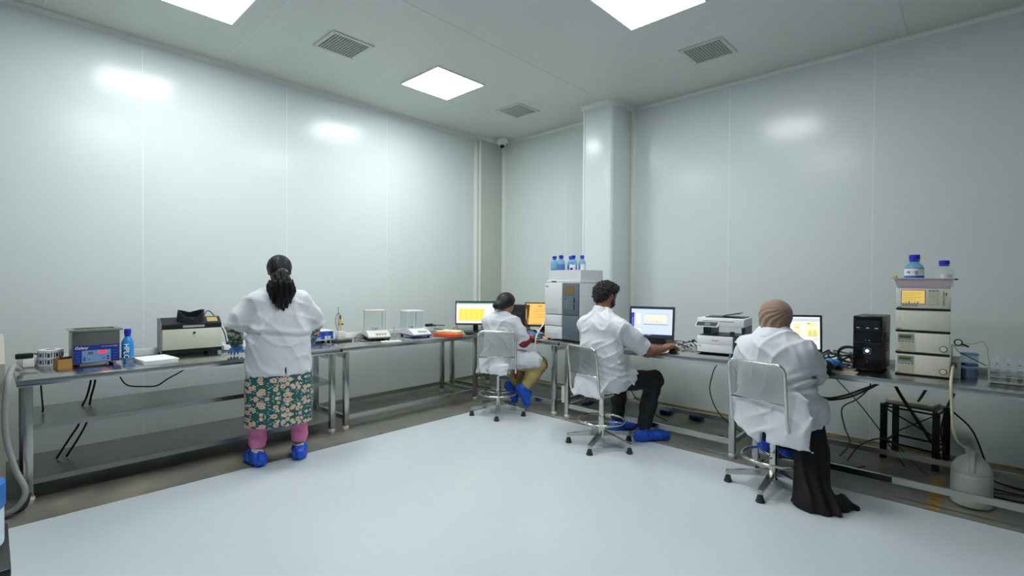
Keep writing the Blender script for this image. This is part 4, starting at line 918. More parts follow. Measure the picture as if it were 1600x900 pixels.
# tube rack
t = thing('tube_rack', 'clear test tube rack at the right edge of the picture', 'rack', (0.235, 4.29, TOP), 0.03)
AC = mat('clear_acrylic', (206, 212, 212), 0.15, trans=0.45)
for x in (-0.16, 0.16): MB().box(x - 0.004, x + 0.004, -0.05, 0.05, 0, 0.105).build('end_plate', AC, t)
for zz in (0.006, 0.042, 0.078): MB().box(-0.156, 0.156, -0.048, 0.048, zz, zz + 0.005).build('tier', AC, t)
for zz in (0.042, 0.078):
    for k in range(6): MB().lathe([(0.012, 0), (0.014, 0.0012)], 14, Matrix.Translation((-0.125 + k * 0.05, -0.018, zz + 0.005))).build('hole_ring', DARKGREY, t)
TG = clear('tube_glass', (246, 250, 250), 0.14)
for k, (x, liq, l) in enumerate(((-0.125, None, 'empty glass tube nearest the left end of the rack'), (-0.075, 1, 'glass tube with olive liquid, second in the rack'), (-0.025, 1, 'glass tube with olive liquid, third in the rack'), (0.02, None, 'empty glass tube right of the olive ones'))):
    u = thing('test_tube', l, 'test tube', (0.235 + x, 4.272 + x * 0.03, TOP + 0.0115), 0, 'test tubes in the rack')
    MB().lathe([(0.004, 0.0), (0.009, 0.004), (0.0105, 0.012), (0.0105, 0.15), (0.0115, 0.152)], 16, cap=False).build('glass', TG, u, True)
    if liq: MB().lathe([(0.005, 0.003), (0.0095, 0.008), (0.0098, 0.03)], 14).build('liquid', mat('olive_liquid', (150, 122, 20), 0.2), u)
    MB().box(-0.005, 0.005, -0.0112, -0.0104, 0.108, 0.114).build('pen_mark', DARKGREY, u)

# ------------------------------------------------------------------ under the right benches
A, B, C2, D2 = (-0.51, 4.88), (-0.19, 4.80), (-0.46, 5.16), (-0.14, 5.08)
t = thing('steel_stand', 'black angle iron stand with paper on top under the right bench', 'stand', (-0.325, 4.98, 0), 0)
L = lambda p, zz: (p[0] + 0.325, p[1] - 4.98, zz)
BI = mat('black_painted_iron', (22, 23, 24), 0.45)
for p in (A, B, C2, D2):
    x, y, _ = L(p, 0); MB().box(x - 0.022, x + 0.022, y - 0.022, y + 0.022, 0, 0.43).build('leg', BI, t)
for a, b in ((A, B), (C2, D2), (A, C2), (B, D2)):
    for zz in (0.41, 0.13): MB().tube([L(a, zz), L(b, zz)], 0.009, 4).build('bar', BI, t)
MB().tube([L(A, 0.4), L(D2, 0.14)], 0.007, 4).build('brace', BI, t)
MB().tube([L(C2, 0.15), L(D2, 0.4)], 0.005, 4).build('brace', BI, t)
MB().prism([L(A, 0)[:2], L(B, 0)[:2], L(D2, 0)[:2], L(C2, 0)[:2]], 0.43, 0.436, 'z').build('top_plate', BI, t)
o = tag(MB().box(-0.16, 0.13, -0.1, 0.1, 0, 0.022).build('paper_bundle', mat('grey_beige_paper', (176, 172, 156), 0.8)), 'beige paper bundle on the black iron stand', 'paper'); place(o, (-0.325, 4.98, 0.436), -0.22)
# white jug with handle
t = thing('waste_jug', 'white plastic waste jug with a handle behind the low rail', 'jug', (0.005, 4.215, 0), 0.1)
JUG = mat('milky_jug_plastic', (196, 198, 192), 0.4, vary=(7, (182, 184, 172), 0.45, 0.7))
MB().lathe([(0.088, 0.0), (0.1, 0.01), (0.1, 0.055), (0.098, 0.06), (0.1, 0.065), (0.1, 0.2), (0.097, 0.205), (0.1, 0.21), (0.097, 0.235), (0.075, 0.275), (0.045, 0.305), (0.028, 0.315), (0.028, 0.335)], 32).build('body', JUG, t, auto=math.radians(45))
MB().tube(spline([(-0.0, -0.02, 0.335), (-0.005, -0.05, 0.33), (-0.008, -0.078, 0.295), (-0.008, -0.092, 0.25), (-0.008, -0.093, 0.225)]), 0.016, 10).build('handle', JUG, t, True)
MB().lathe([(0.03, 0.325), (0.031, 0.33), (0.031, 0.338), (0.024, 0.342)], 20).build('neck_rim', JUG, t, auto=AUTO)
cable('drain_tube', [(-0.092, 4.29, 0.852), (-0.09, 4.05, 0.845), (-0.092, 3.94, 0.79), (-0.088, 3.935, 0.68), (-0.08, 3.96, 0.52), (-0.06, 4.05, 0.42), (-0.01, 4.17, 0.36), (0.0, 4.21, 0.345)], 0.008, mat('yellowed_tube', (206, 200, 170), 0.4), 'cream drain tube hanging from the stack into the white jug', 'tube')
# hanging and floor cables on the right
HC = [([(-1.66, 4.62, 0.70), (-1.695, 4.5, 0.62), (-1.728, 4.5, 0.519), (-1.744, 4.5, 0.4), (-1.691, 4.52, 0.234), (-1.566, 4.56, 0.1), (-1.4, 4.6, 0.01)], 0.005, CABLE, 'black cable hanging below the printer to the floor'),
      ([(-0.98, 4.12, 0.72), (-0.907, 4.1, 0.679), (-0.844, 4.1, 0.594), (-0.764, 4.1, 0.561), (-0.649, 4.1, 0.598), (-0.539, 4.12, 0.66), (-0.42, 4.2, 0.722)], 0.008, mat('olive_cable_sheath', (62, 62, 46), 0.5), 'thick olive cable sagging under the bench beside the hijab wearer, upper'),
      ([(-0.98, 4.16, 0.71), (-0.9, 4.13, 0.65), (-0.84, 4.13, 0.575), (-0.76, 4.13, 0.545), (-0.64, 4.13, 0.58), (-0.54, 4.15, 0.64), (-0.43, 4.24, 0.722)], 0.008, mat('olive_cable_sheath', (62, 62, 46), 0.5), 'thick olive cable sagging under the bench beside the hijab wearer, lower'),
      ([(-0.84, 4.66, 0.68), (-0.811, 4.7, 0.618), (-0.658, 4.73, 0.436), (-0.525, 4.74, 0.251), (-0.44, 4.72, 0.12), (-0.36, 4.7, 0.01)], 0.004, CABLE, 'thin black cable running diagonally left of the iron stand'),
      ([(-0.56, 4.6, 0.72), (-0.58, 4.66, 0.58), (-0.66, 4.70, 0.47), (-0.76, 4.70, 0.38), (-0.74, 4.68, 0.24), (-0.70, 4.66, 0.12), (-0.76, 4.62, 0.01)], 0.005, GREYCABLE, 'grey cable swinging left below the computer tower'),
      ([(-0.44, 4.5, 0.725), (-0.4, 4.70, 0.56), (-0.32, 4.76, 0.40), (-0.2, 4.74, 0.2), (-0.15, 4.7, 0.08)], 0.012, CABLE, 'thick black cable slanting across the iron stand'),
      ([(-0.2, 4.6, 0.725), (-0.25, 4.72, 0.6), (-0.3, 4.9, 0.48)], 0.010, GREYCABLE, 'thick grey lead dropping onto the iron stand'),
      ([(-0.06, 4.6, 0.725), (-0.1, 4.74, 0.58), (-0.13, 4.92, 0.47)], 0.010, GREYCABLE, 'thick grey lead dropping to the right of the iron stand'),
      ([(-0.14, 4.76, 0.46), (-0.16, 4.74, 0.3), (-0.12, 4.72, 0.12), (-0.05, 4.66, 0.02), (0.12, 4.62, 0.008), (0.3, 4.6, 0.008)], 0.006, CABLE, 'black cable down the iron stand to the floor right of it'),
      ([(-0.10, 4.78, 0.46), (0.0, 4.74, 0.36), (0.06, 4.72, 0.2), (0.1, 4.7, 0.06), (0.2, 4.74, 0.01), (0.5, 4.7, 0.008)], 0.006, CABLE, 'black cable arching behind the white jug'),
      ([(-0.7, 4.55, 0.009), (-0.62, 4.6, 0.14), (-0.5, 4.66, 0.2), (-0.4, 4.68, 0.16), (-0.3, 4.66, 0.06), (-0.22, 4.6, 0.01)], 0.006, GREYCABLE, 'grey cable arching over the floor before the iron stand'),
      ([(-0.95, 4.35, 0.009), (-0.8, 4.3, 0.009), (-0.66, 4.36, 0.009), (-0.58, 4.5, 0.009)], 0.005, CABLE, 'black cable lying on the floor right of the black robe'),
      ([(-2.76, 4.62, 0.72), (-2.74, 4.6, 0.6), (-2.70, 4.6, 0.48), (-2.64, 4.6, 0.36), (-2.58, 4.62, 0.2), (-2.4, 4.66, 0.05), (-2.2, 4.6, 0.008)], 0.005, CABLE, 'black cable hanging behind the man\'s back'),
      ([(-2.2, 4.4, 0.009), (-1.95, 4.32, 0.009), (-1.75, 4.38, 0.009), (-1.62, 4.5, 0.009)], 0.006, CABLE, 'black cable curving on the floor right of the man\'s feet'),
      ([(0.08, 4.45, 0.009), (0.2, 4.4, 0.02), (0.35, 4.45, 0.02), (0.55, 4.4, 0.009)], 0.008, CABLE, 'black cable heap on the floor right of the jug'),
      ([(0.08, 4.52, 0.009), (0.25, 4.5, 0.03), (0.4, 4.52, 0.02), (0.6, 4.5, 0.009)], 0.006, GREYCABLE, 'grey cable on the floor right of the jug')]
for p, r, m, l in HC: cable('hanging_cable', p, r, m, l)
# hanging cables on the left
for p, r, l in (([(-4.56, 0.64, 0.722), (-4.55, 0.66, 0.655), (-4.55, 0.70, 0.597), (-4.55, 0.786, 0.575), (-4.55, 0.877, 0.568), (-4.55, 0.947, 0.61), (-4.55, 1.057, 0.67), (-4.56, 1.09, 0.722)], 0.005, 'black cable sagging in a shallow loop under the paper stack'),
                ([(-4.72, 0.54, 0.722), (-4.70, 0.53, 0.62), (-4.66, 0.505, 0.53), (-4.6, 0.49, 0.484)], 0.007, 'black cable dropping to the upper shelf, right one of the pair'),
                ([(-4.72, 0.52, 0.722), (-4.70, 0.505, 0.62), (-4.66, 0.48, 0.53), (-4.6, 0.45, 0.484)], 0.007, 'black cable dropping to the upper shelf, left one of the pair'),
                ([(-4.6, 0.49, 0.438), (-4.58, 0.47, 0.36), (-4.56, 0.43, 0.277), (-4.55, 0.36, 0.153)], 0.007, 'black cable between the two shelves, right one of the pair'),
                ([(-4.6, 0.45, 0.438), (-4.58, 0.43, 0.36), (-4.56, 0.38, 0.277), (-4.55, 0.31, 0.153)], 0.007, 'black cable between the two shelves, left one of the pair'),
                ([(-4.6, 0.235, 0.722), (-4.56, 0.24, 0.60), (-4.55, 0.245, 0.5), (-4.55, 0.24, 0.485)], 0.005, 'black cable dropping at the left end of the bench')):
    cable('hanging_cable', p, r, CABLE, l)
cable('conduit_hose', [(-4.45, 0.13, 0.80), (-4.30, 0.10, 0.835), (-4.12, 0.075, 0.78), (-4.09, 0.06, 0.62), (-4.09, 0.065, 0.45), (-4.06, 0.10, 0.27), (-4.02, 0.14, 0.14), (-4.02, 0.10, 0.05), (-4.05, 0.02, 0.02), (-4.1, -0.08, 0.018)], 0.016, mat('grey_hose', (150, 150, 150), 0.45), 'grey flexible hose hanging over the left bench end', 'hose', n=10)
cable('conduit_hose', [(-4.10, 0.16, 0.10), (-4.06, 0.13, 0.03), (-4.06, 0.05, 0.015), (-4.1, -0.06, 0.012)], 0.012, CABLE, 'black hose curling at the foot of the left bench', 'hose', n=8)
# dark blue packs on the floor behind the right benches
for (x, y), rz, l in (((-2.33, 4.86), 0.1, 'dark blue pack on the floor behind the man\'s shin'), ((-2.02, 4.88), -0.1, 'dark blue pack on the floor right of the man\'s shin'), ((-3.18, 4.62), 0.3, 'dark blue pack on the floor right of the far woman\'s foot')):
    t = thing('blue_pack', l, 'pack', (x, y, 0), rz, 'dark blue packs under the benches')
    MB().box(-0.06, 0.06, -0.05, 0.05, 0, 0.05, b=0.012).build('pack', mat('navy_pack', (26, 50, 104), 0.4), t, auto=AUTO)
    MB().box(-0.061, 0.061, -0.012, 0.012, 0.049, 0.052).build('flap', mat('navy_flap', (22, 40, 86), 0.5), t)
t = thing('blue_pack', 'small blue and white packet on the floor at the bench\'s left end', 'pack', (-4.32, 0.03, 0), 0.2)
MB().box(-0.03, 0.03, -0.02, 0.02, 0, 0.12, b=0.006).build('packet', mat('blue_packet', (50, 80, 160), 0.4), t, auto=AUTO)
MB().box(-0.02, 0.02, -0.015, 0.015, 0.12, 0.17).build('top_label', WHITE, t)

# ------------------------------------------------------------------ laboratory stools
PERF = perforated('perforated_sheet', (176, 176, 174), 0.0075, 0.3)
def stool(label, loc, rz, base_rz, back_h=0.37, seat='round'):
    """local +y is where the sitter looks"""
    t = thing('lab_stool', label, 'stool', loc, rz, 'steel laboratory stools with perforated backs')
    BR = Matrix.Rotation(base_rz - rz, 4, 'Z'); SH = 0.485
    for k in range(5):
        R = BR @ Matrix.Rotation(2 * PI * k / 5, 4, 'Z')
        l = MB().prism([(0.03, 0.085), (0.03, 0.13), (0.27, 0.085), (0.295, 0.08), (0.295, 0.06), (0.27, 0.058)], -0.014, 0.014, 'y', R).build('base_arm', STEEL, t)
        MB().lathe([(0.006, 0.035), (0.006, 0.085)], 10, R @ Matrix.Translation((0.28, 0, 0))).build('bolt', STEEL, l)
        MB().lathe([(0.025, 0.0), (0.028, 0.006), (0.026, 0.012), (0.022, 0.016), (0.022, 0.026), (0.019, 0.03), (0.017, 0.044)], 16, R @ Matrix.Translation((0.28, 0, 0))).build('rubber_foot', RUBBER, l, auto=AUTO)
    MB().lathe([(0.032, 0.07), (0.033, 0.14), (0.028, 0.2), (0.026, 0.33), (0.026, 0.40)], 20).build('column', CHROME, t, auto=AUTO)
    MB().lathe([(0.016, 0.40), (0.016, SH - 0.02)], 16).build('piston', DARKGREY, t, auto=AUTO)
    rr, rz_ = 0.195, 0.215
    ring = MB().tube([(rr * math.cos(a), rr * math.sin(a), rz_) for a in [2 * PI * k / 48 for k in range(48)]], 0.0095, 10, True).build('foot_ring', CHROME, t, True)
    for k in range(3):
        a = 2 * PI * k / 3 + 0.5
        MB().tube([(0.025 * math.cos(a), 0.025 * math.sin(a), rz_ - 0.005), (rr * math.cos(a), rr * math.sin(a), rz_)], 0.006, 8).build('spoke', CHROME, ring, True)
    MB().lathe([(0.05, SH - 0.03), (0.14, SH - 0.02), (0.15, SH - 0.008), (0.15, SH)], 36).build('seat', STEEL, t, auto=AUTO)
    MB().tube([(0.155 * math.cos(a), 0.155 * math.sin(a), SH - 0.008) for a in [2 * PI * k / 48 for k in range(48)]], 0.011, 10, True).build('seat_rim', CHROME, t, True)
    # bent tube back frame: up both sides and over the top
    hw, yb, zt = 0.19, -0.185, SH + back_h
    def bp(s):  # points of the loop side from seat to top
        return [(s * 0.15, 0.0, SH - 0.03), (s * 0.175, -0.1, SH - 0.035), (s * hw, yb + 0.03, SH - 0.03), (s * hw, yb, SH + 0.0), (s * hw, yb - 0.012, SH + 0.12), (s * hw, yb - 0.035, zt - 0.06)]
    left = spline(bp(-1), 5); right = spline(bp(1), 5)
    arc = []
    rad = 0.045; y2 = yb - 0.036; sl = 0.012
    for k in range(7):
        a = PI - (PI / 2) * k / 6; arc.append((-hw + rad + rad * math.cos(a), y2 - sl * math.sin(a), zt - rad + rad * math.sin(a)))
    for k in range(7):
        a = PI / 2 - (PI / 2) * k / 6; arc.append((hw - rad + rad * math.cos(a), y2 - sl * math.sin(a), zt - rad + rad * math.sin(a)))
    MB().tube([tuple(p) for p in left] + arc + [tuple(p) for p in right][::-1], 0.0105, 10).build('back_frame', CHROME, t, True)
    zl = SH + 0.135
    MB().tube([(-hw, yb - 0.014, zl), (hw, yb - 0.014, zl)], 0.007, 8).build('cross_rod', CHROME, t, True)
    # perforated sheet between rod and top tube
    nx, nz = 12, 8; vs = []; fs = []; uv = []
    for j in range(nz + 1):
        f = j / nz; zz = zl + (zt - 0.006 - zl) * f; yy = yb - 0.014 + (y2 - sl - (yb - 0.014)) * f
        wmax = hw - 0.006
        if zz > zt - rad: wmax = hw - rad + math.sqrt(max(rad * rad - (zz - zt + rad) ** 2, 0)) - 0.004
        for i in range(nx + 1):
            x = wmax * (2 * i / nx - 1); vs.append((x, yy - 0.006 * math.cos(PI / 2 * (x / hw)), zz)); uv.append((x, zz))
    for j in range(nz):
        for i in range(nx):
            a = j * (nx + 1) + i; fs.append((a, a + 1, a + nx + 2, a + nx + 1))
    o = MB().add(vs, fs).build('perforated_sheet', PERF, t, True)
    ul = o.data.uv_layers.new(name='UVMap')
    for lp in o.data.loops: ul.data[lp.index].uv = uv[lp.vertex_index]
    return t
def facing(fx, fy): return math.atan2(fy, fx) - PI / 2
ST1, ST2, ST3 = (-3.615, 3.645, 0), (-2.285, 3.555, 0), (-0.965, 3.605, 0)
stool('steel stool under the far seated woman in the corner', ST1, facing(-0.65, 0.76), math.radians(-48), 0.395)
stool('steel stool under the seated man', ST2, facing(0.3, 0.95), math.radians(-5 + 72 * 3), 0.365)
stool('steel stool under the hijab wearer', ST3, facing(0.26, 0.96), math.radians(198), 0.385)
# ------------------------------------------------------------------ smooth solids for people: distance fields meshed with surface nets
def V(*a): return np.array(a, dtype=np.float64)
def nrm(v): v = np.asarray(v, float); return v / np.linalg.norm(v)
def cap(a, b, ra, rb=None, flat=None, ratio=1.0):
    """tapered capsule; flat = direction along which its section is squashed by ratio"""
    a = np.asarray(a, float); b = np.asarray(b, float); rb = ra if rb is None else rb
    fl = None if flat is None else nrm(flat)
    def f(P):
        q = P - a; ab = b - a
        if fl is not None:
            q = q + np.outer(q @ fl, fl) * (1 / ratio - 1); ab = ab + (ab @ fl) * fl * (1 / ratio - 1)
        t = np.clip((q @ ab) / max(ab @ ab, 1e-9), 0, 1)
        d = np.sqrt(np.maximum(((q - t[:, None] * ab) ** 2).sum(1), 1e-12)) - (ra + (rb - ra) * t)
        return d * (ratio ** 0.5 if fl is not None else 1)
    return f
def ell(c, r, axes=None):
    c = np.asarray(c, float); r = np.asarray(r, float)
    A = np.eye(3) if axes is None else np.array(axes, float)
    def f(P):
        q = (P - c) @ A.T
        k0 = np.sqrt(((q / r) ** 2).sum(1)) + 1e-9; k1 = np.sqrt(((q / r ** 2) ** 2).sum(1)) + 1e-9
        return k0 * (k0 - 1) / k1
    return f
def half(p, n):
    """solid on the side the normal points away from"""
    p = np.asarray(p, float); n = nrm(n)
    return lambda P: (P - p) @ n
def U(k, *fs):
    def f(P):
        d = fs[0](P)
        for g in fs[1:]:
            e = g(P)
            if k > 0:
                h = np.maximum(k - np.abs(d - e), 0) / k; d = np.minimum(d, e) - h * h * k * 0.25
            else: d = np.minimum(d, e)
        return d
    return f
def I(*fs): return lambda P: np.max([g(P) for g in fs], axis=0)
def cut(f, g): return lambda P: np.maximum(f(P), -g(P))
def off(f, r): return lambda P: f(P) - r
def wav(f, amp, freqs, seed=0):
    """cloth folds: a few plane waves bent by each other; freqs = list of (direction, wavelength, weight)"""
    R = np.random.RandomState(seed)
    ph = R.uniform(0, 6.28, (len(freqs), 2))
    def g(P):
        d = f(P); w = 0
        for (dr, wl, wt), p in zip(freqs, ph):
            dr = nrm(dr); o = nrm(np.cross(dr, (0.31, 0.52, 0.79)))
            w = w + wt * np.sin((P @ dr) * 6.283 / wl + p[0] + 1.2 * np.sin((P @ o) * 6.283 / (wl * 2.3) + p[1]))
        return d + amp * w
    return g
def ridge(f, amp, freqs, seed=0):
    """creased cloth: narrow raised folds that come and go, with soft hollows between"""
    R = np.random.RandomState(seed); ph = R.uniform(0, 6.28, (len(freqs), 4))
    def g(P):
        d = f(P); w = 0
        for (dr, wl, wt), p in zip(freqs, ph):
            dr = nrm(dr); o = nrm(np.cross(dr, (0.31, 0.52, 0.79))); q = np.cross(dr, o)
            x = (P @ dr) * 3.1416 / wl + p[0] + 0.9 * np.sin((P @ o) * 6.283 / (wl * 3.1) + p[1]) + 0.6 * np.sin((P @ q) * 6.283 / (wl * 4.0) + p[3])
            mask = 0.5 + 0.5 * np.sin((P @ o) * 6.283 / (wl * 2.6) + (P @ dr) * 6.283 / (wl * 3.7) + p[2])
            w = w + wt * mask * ((1 - np.abs(np.sin(x))) ** 2.2 * 1.5 - 0.35)
        return d - amp * w
    return g
def chain(pts, rs, flat=None, ratio=1.0, k=0.03):
    return U(k, *[cap(pts[i], pts[i + 1], rs[i], rs[i + 1], flat, ratio) for i in range(len(pts) - 1)])

def surfnet(f, lo, hi, vs):
    lo = np.asarray(lo, float); n = np.ceil((np.asarray(hi, float) - lo) / vs).astype(int) + 1
    gx, gy, gz = [lo[i] + vs * np.arange(n[i]) for i in range(3)]
    D = np.empty(n, dtype=np.float64)
    YZ = np.stack(np.meshgrid(gy, gz, indexing='ij'), -1).reshape(-1, 2)
    step = max(1, 150000 // len(YZ))
    for i in range(0, n[0], step):
        xs = gx[i:i + step]
        P = np.empty((len(xs), len(YZ), 3)); P[:, :, 0] = xs[:, None]; P[:, :, 1:] = YZ[None]
        D[i:i + step] = f(P.reshape(-1, 3)).reshape(len(xs), n[1], n[2])
    S = D < 0
    c = [(a, b, e) for a in (0, 1) for b in (0, 1) for e in (0, 1)]
    sl = lambda A, o: A[o[0]:n[0] - 1 + o[0], o[1]:n[1] - 1 + o[1], o[2]:n[2] - 1 + o[2]]
    cnt = sum(sl(S, o).astype(np.int8) for o in c)
    act = (cnt > 0) & (cnt < 8)
    idx = -np.ones(act.shape, dtype=np.int64); cells = np.argwhere(act); idx[act] = np.arange(len(cells))
    pos = np.zeros((len(cells), 3)); num = np.zeros(len(cells))
    vals = {o: sl(D, o)[act] for o in c}
    for o in c:
        for ax in range(3):
            if o[ax]: continue
            p = list(o); p[ax] = 1; p = tuple(p)
            a, b = vals[o], vals[p]; m = (a < 0) != (b < 0)
            t = a[m] / (a[m] - b[m]); q = np.tile(np.array(o, float), (m.sum(), 1)); q[:, ax] += t
            pos[m] += q; num[m] += 1
    verts = lo + vs * (cells + pos / num[:, None])
    faces = []
    for ax in range(3):
        u, w = (ax + 1) % 3, (ax + 2) % 3
        a = S.take(range(0, n[ax] - 1), ax); b = S.take(range(1, n[ax]), ax)
        e = np.argwhere(a != b)
        e = e[(e[:, u] > 0) & (e[:, w] > 0) & (e[:, u] < n[u] - 1) & (e[:, w] < n[w] - 1)]
        if not len(e): continue
        ins = S[tuple(e.T)]
        def cell(du, dw):
            q = e.copy(); q[:, u] -= du; q[:, w] -= dw; return idx[tuple(q.T)]
        Q = np.stack([cell(0, 0), cell(1, 0), cell(1, 1), cell(0, 1)], 1)
        Q[~ins] = Q[~ins][:, ::-1]
        faces.append(Q)
    faces = np.concatenate(faces)
    faces = faces[(faces >= 0).all(1)]
    # light Laplacian smoothing
    e = np.concatenate([faces[:, [0, 1]], faces[:, [1, 2]], faces[:, [2, 3]], faces[:, [3, 0]]])
    for _ in range(2):
        acc = np.zeros_like(verts); k = np.zeros(len(verts))
        np.add.at(acc, e[:, 0], verts[e[:, 1]]); np.add.at(k, e[:, 0], 1)
        np.add.at(acc, e[:, 1], verts[e[:, 0]]); np.add.at(k, e[:, 1], 1)
        verts = verts * 0.5 + 0.5 * acc / np.maximum(k, 1)[:, None]
    return verts, faces
def netmesh(name, parts, m, base, parent=None):
    """parts: list of (field, lo, hi, voxel); joined into one mesh whose origin is at base"""
    v = []; f = []; o = 0
    for fld, lo, hi, vs in parts:
        a, b = surfnet(fld, lo, hi, vs); v.append(a); f.append(b + o); o += len(a)
    v = np.concatenate(v) - np.asarray(base); f = np.concatenate(f)
    me = bpy.data.meshes.new(name); me.from_pydata(v.tolist(), [], f.tolist()); me.shade_smooth(); me.materials.append(m)
    ob = link(me, name, parent)
    if parent is None: ob.location = base
    return ob
def bounds(pts, pad):
    p = np.array(pts, float); return p.min(0) - pad, p.max(0) + pad

SKIN = mat('brown_skin', (150, 104, 78), 0.5, vary=(18, (138, 92, 66), 0.4, 0.7))
SKIN2 = mat('light_brown_skin', (176, 128, 98), 0.5, vary=(18, (164, 114, 86), 0.4, 0.7))
COAT = mat('white_cotton_coat', (218, 220, 227), 0.8, bump=(5.0, 0.3, 0.03))
_n = [n for n in COAT.node_tree.nodes if n.type == 'TEX_NOISE'][0]; _n.inputs['Distortion'].default_value = 0.7; _n.inputs['Detail'].default_value = 2; _n.inputs['Roughness'].default_value = 0.42
HAIR = mat('black_hair', (12, 11, 13), 0.5, bump=(140, 0.5, 0.004), spec=0.3)
HAIRB = mat('dark_brown_hair', (26, 20, 19), 0.5, bump=(120, 0.5, 0.003))
CURL = mat('curly_black_hair', (24, 25, 28), 0.5, bump=(85, 1.0, 0.012))
GLOVE = mat('blue_nitrile_glove', (64, 140, 214), 0.42)
SHOEC = mat('blue_shoe_cover', (36, 92, 214), 0.34, bump=(60, 0.8, 0.006))
PINKP = mat('pink_leggings', (230, 128, 178), 0.7, bump=(200, 0.1, 0.001))
SOCK = mat('white_sock', (226, 224, 218), 0.8)
TROUS = mat('black_trousers', (24, 27, 29), 0.75, bump=(300, 0.1, 0.001))
ABAYA = mat('black_robe_cloth', (14, 15, 17), 0.7)
HIJAB = mat('tan_headscarf', (150, 124, 104), 0.75, bump=(250, 0.12, 0.001), sheen=0.2)
KHAKI = mat('khaki_trousers', (178, 160, 104), 0.75, bump=(60, 0.4, 0.004))
MAROON = mat('maroon_cuff', (136, 26, 44), 0.7, vary=(60, (190, 150, 140), 0.62, 0.7))
def floral():
    m = bpy.data.materials.new('teal_floral_cotton'); m.use_nodes = True; nt = m.node_tree; b = nt.nodes['Principled BSDF']; b.inputs['Roughness'].default_value = 0.75
    tc = nt.nodes.new('ShaderNodeTexCoord'); mp = nt.nodes.new('ShaderNodeVectorMath'); mp.operation = 'MULTIPLY'; mp.inputs[1].default_value = (1, 1, 1)
    sx = nt.nodes.new('ShaderNodeSeparateXYZ'); nt.links.new(tc.outputs['Object'], sx.inputs[0])
    # mirror the print about vertical lines, the way the cloth repeats
    pp = nt.nodes.new('ShaderNodeMath'); pp.operation = 'PINGPONG'; pp.inputs[1].default_value = 0.16; nt.links.new(sx.outputs['Y'], pp.inputs[0])
    pz = nt.nodes.new('ShaderNodeMath'); pz.operation = 'PINGPONG'; pz.inputs[1].default_value = 0.13; nt.links.new(sx.outputs['Z'], pz.inputs[0])
    cb = nt.nodes.new('ShaderNodeCombineXYZ'); nt.links.new(pp.outputs[0], cb.inputs[0]); nt.links.new(pz.outputs[0], cb.inputs[2]); nt.links.new(sx.outputs['X'], cb.inputs[1])
    sc = nt.nodes.new('ShaderNodeVectorMath'); sc.operation = 'MULTIPLY'; sc.inputs[1].default_value = (1, 0.35, 1); nt.links.new(cb.outputs[0], sc.inputs[0])
    def vor(scale, stops):
        v = nt.nodes.new('ShaderNodeTexVoronoi'); v.inputs['Scale'].default_value = scale; nt.links.new(sc.outputs[0], v.inputs['Vector'])
        n = nt.nodes.new('ShaderNodeTexNoise'); n.inputs['Scale'].default_value = scale * 3; n.inputs['Detail'].default_value = 2; nt.links.new(sc.outputs[0], n.inputs['Vector'])
        a = nt.nodes.new('ShaderNodeMath'); a.operation = 'MULTIPLY_ADD'; a.inputs[1].default_value = 0.35; nt.links.new(n.outputs['Fac'], a.inputs[0]); nt.links.new(v.outputs['Distance'], a.inputs[2])
        s = nt.nodes.new('ShaderNodeMath'); s.operation = 'SUBTRACT'; s.inputs[1].default_value = 0.175; nt.links.new(a.outputs[0], s.inputs[0])
        r = nt.nodes.new('ShaderNodeValToRGB'); r.color_ramp.interpolation = 'CONSTANT'; r.color_ramp.elements[0].position = 0; r.color_ramp.elements[0].color = srgb(*stops[0][1])
        r.color_ramp.elements[1].position = stops[1][0]; r.color_ramp.elements[1].color = srgb(*stops[1][1])
        for p, c in stops[2:]:
            e = r.color_ramp.elements.new(p); e.color = srgb(*c)
        nt.links.new(s.outputs[0], r.inputs['Fac']); return r, s
    TEAL = (38, 92, 92)
    r1, s1 = vor(27, [(0, (120, 60, 34)), (0.08, (218, 140, 62)), (0.19, (226, 196, 176)), (0.33, (186, 122, 112)), (0.37, (226, 210, 192)), (0.44, TEAL)])
    r2, s2 = vor(62, [(0, (214, 190, 176)), (0.2, (150, 176, 172)), (0.3, TEAL)])
    lt = nt.nodes.new('ShaderNodeMath'); lt.operation = 'LESS_THAN'; lt.inputs[1].default_value = 0.44; nt.links.new(s1.outputs[0], lt.inputs[0])
    mx = nt.nodes.new('ShaderNodeMix'); mx.data_type = 'RGBA'; nt.links.new(lt.outputs[0], mx.inputs[0]); nt.links.new(r2.outputs['Color'], mx.inputs[6]); nt.links.new(r1.outputs['Color'], mx.inputs[7])
    nt.links.new(mx.outputs[2], b.inputs['Base Color'])
    return m
FLORAL = floral()

def head_field(c, f, up, s=1.0):
    """skull, face, ears and neck root; c = centre of the skull, f = where the face looks, up = crown direction"""
    f = nrm(f); up = nrm(up); up = nrm(up - (up @ f) * f); r = np.cross(f, up); ax = [r, f, up]
    L = lambda x, y, z: c + (r * x + f * y + up * z) * s
    fs = [ell(L(0, -0.008, 0.018), V(.073, .09, .084) * s, ax), ell(L(0, 0.03, -0.03), V(.058, .062, .075) * s, ax), ell(L(0, 0.055, -0.078), V(.032, .03, .024) * s, ax)]
    h = U(0.03 * s, *fs)
    h = U(0.012 * s, h, cap(L(0, 0.088, 0.004), L(0, 0.105, -0.032), .008 * s, .013 * s), ell(L(0, 0.086, -0.058), V(.022, .01, .009) * s, ax), ell(L(0, 0.08, 0.02), V(.05, .014, .01) * s, ax))
    for q in (-1, 1):
        h = cut(h, ell(L(q * 0.03, 0.097, 0.002), V(.014, .014, .009) * s, ax))
        h = U(0.004 * s, h, ell(L(q * 0.03, 0.08, 0.002), V(.012, .012, .01) * s, ax))
        h = U(0.008 * s, h, ell(L(q * 0.076, -0.005, -0.012), V(.009, .018, .031) * s, ax))
    return h, L
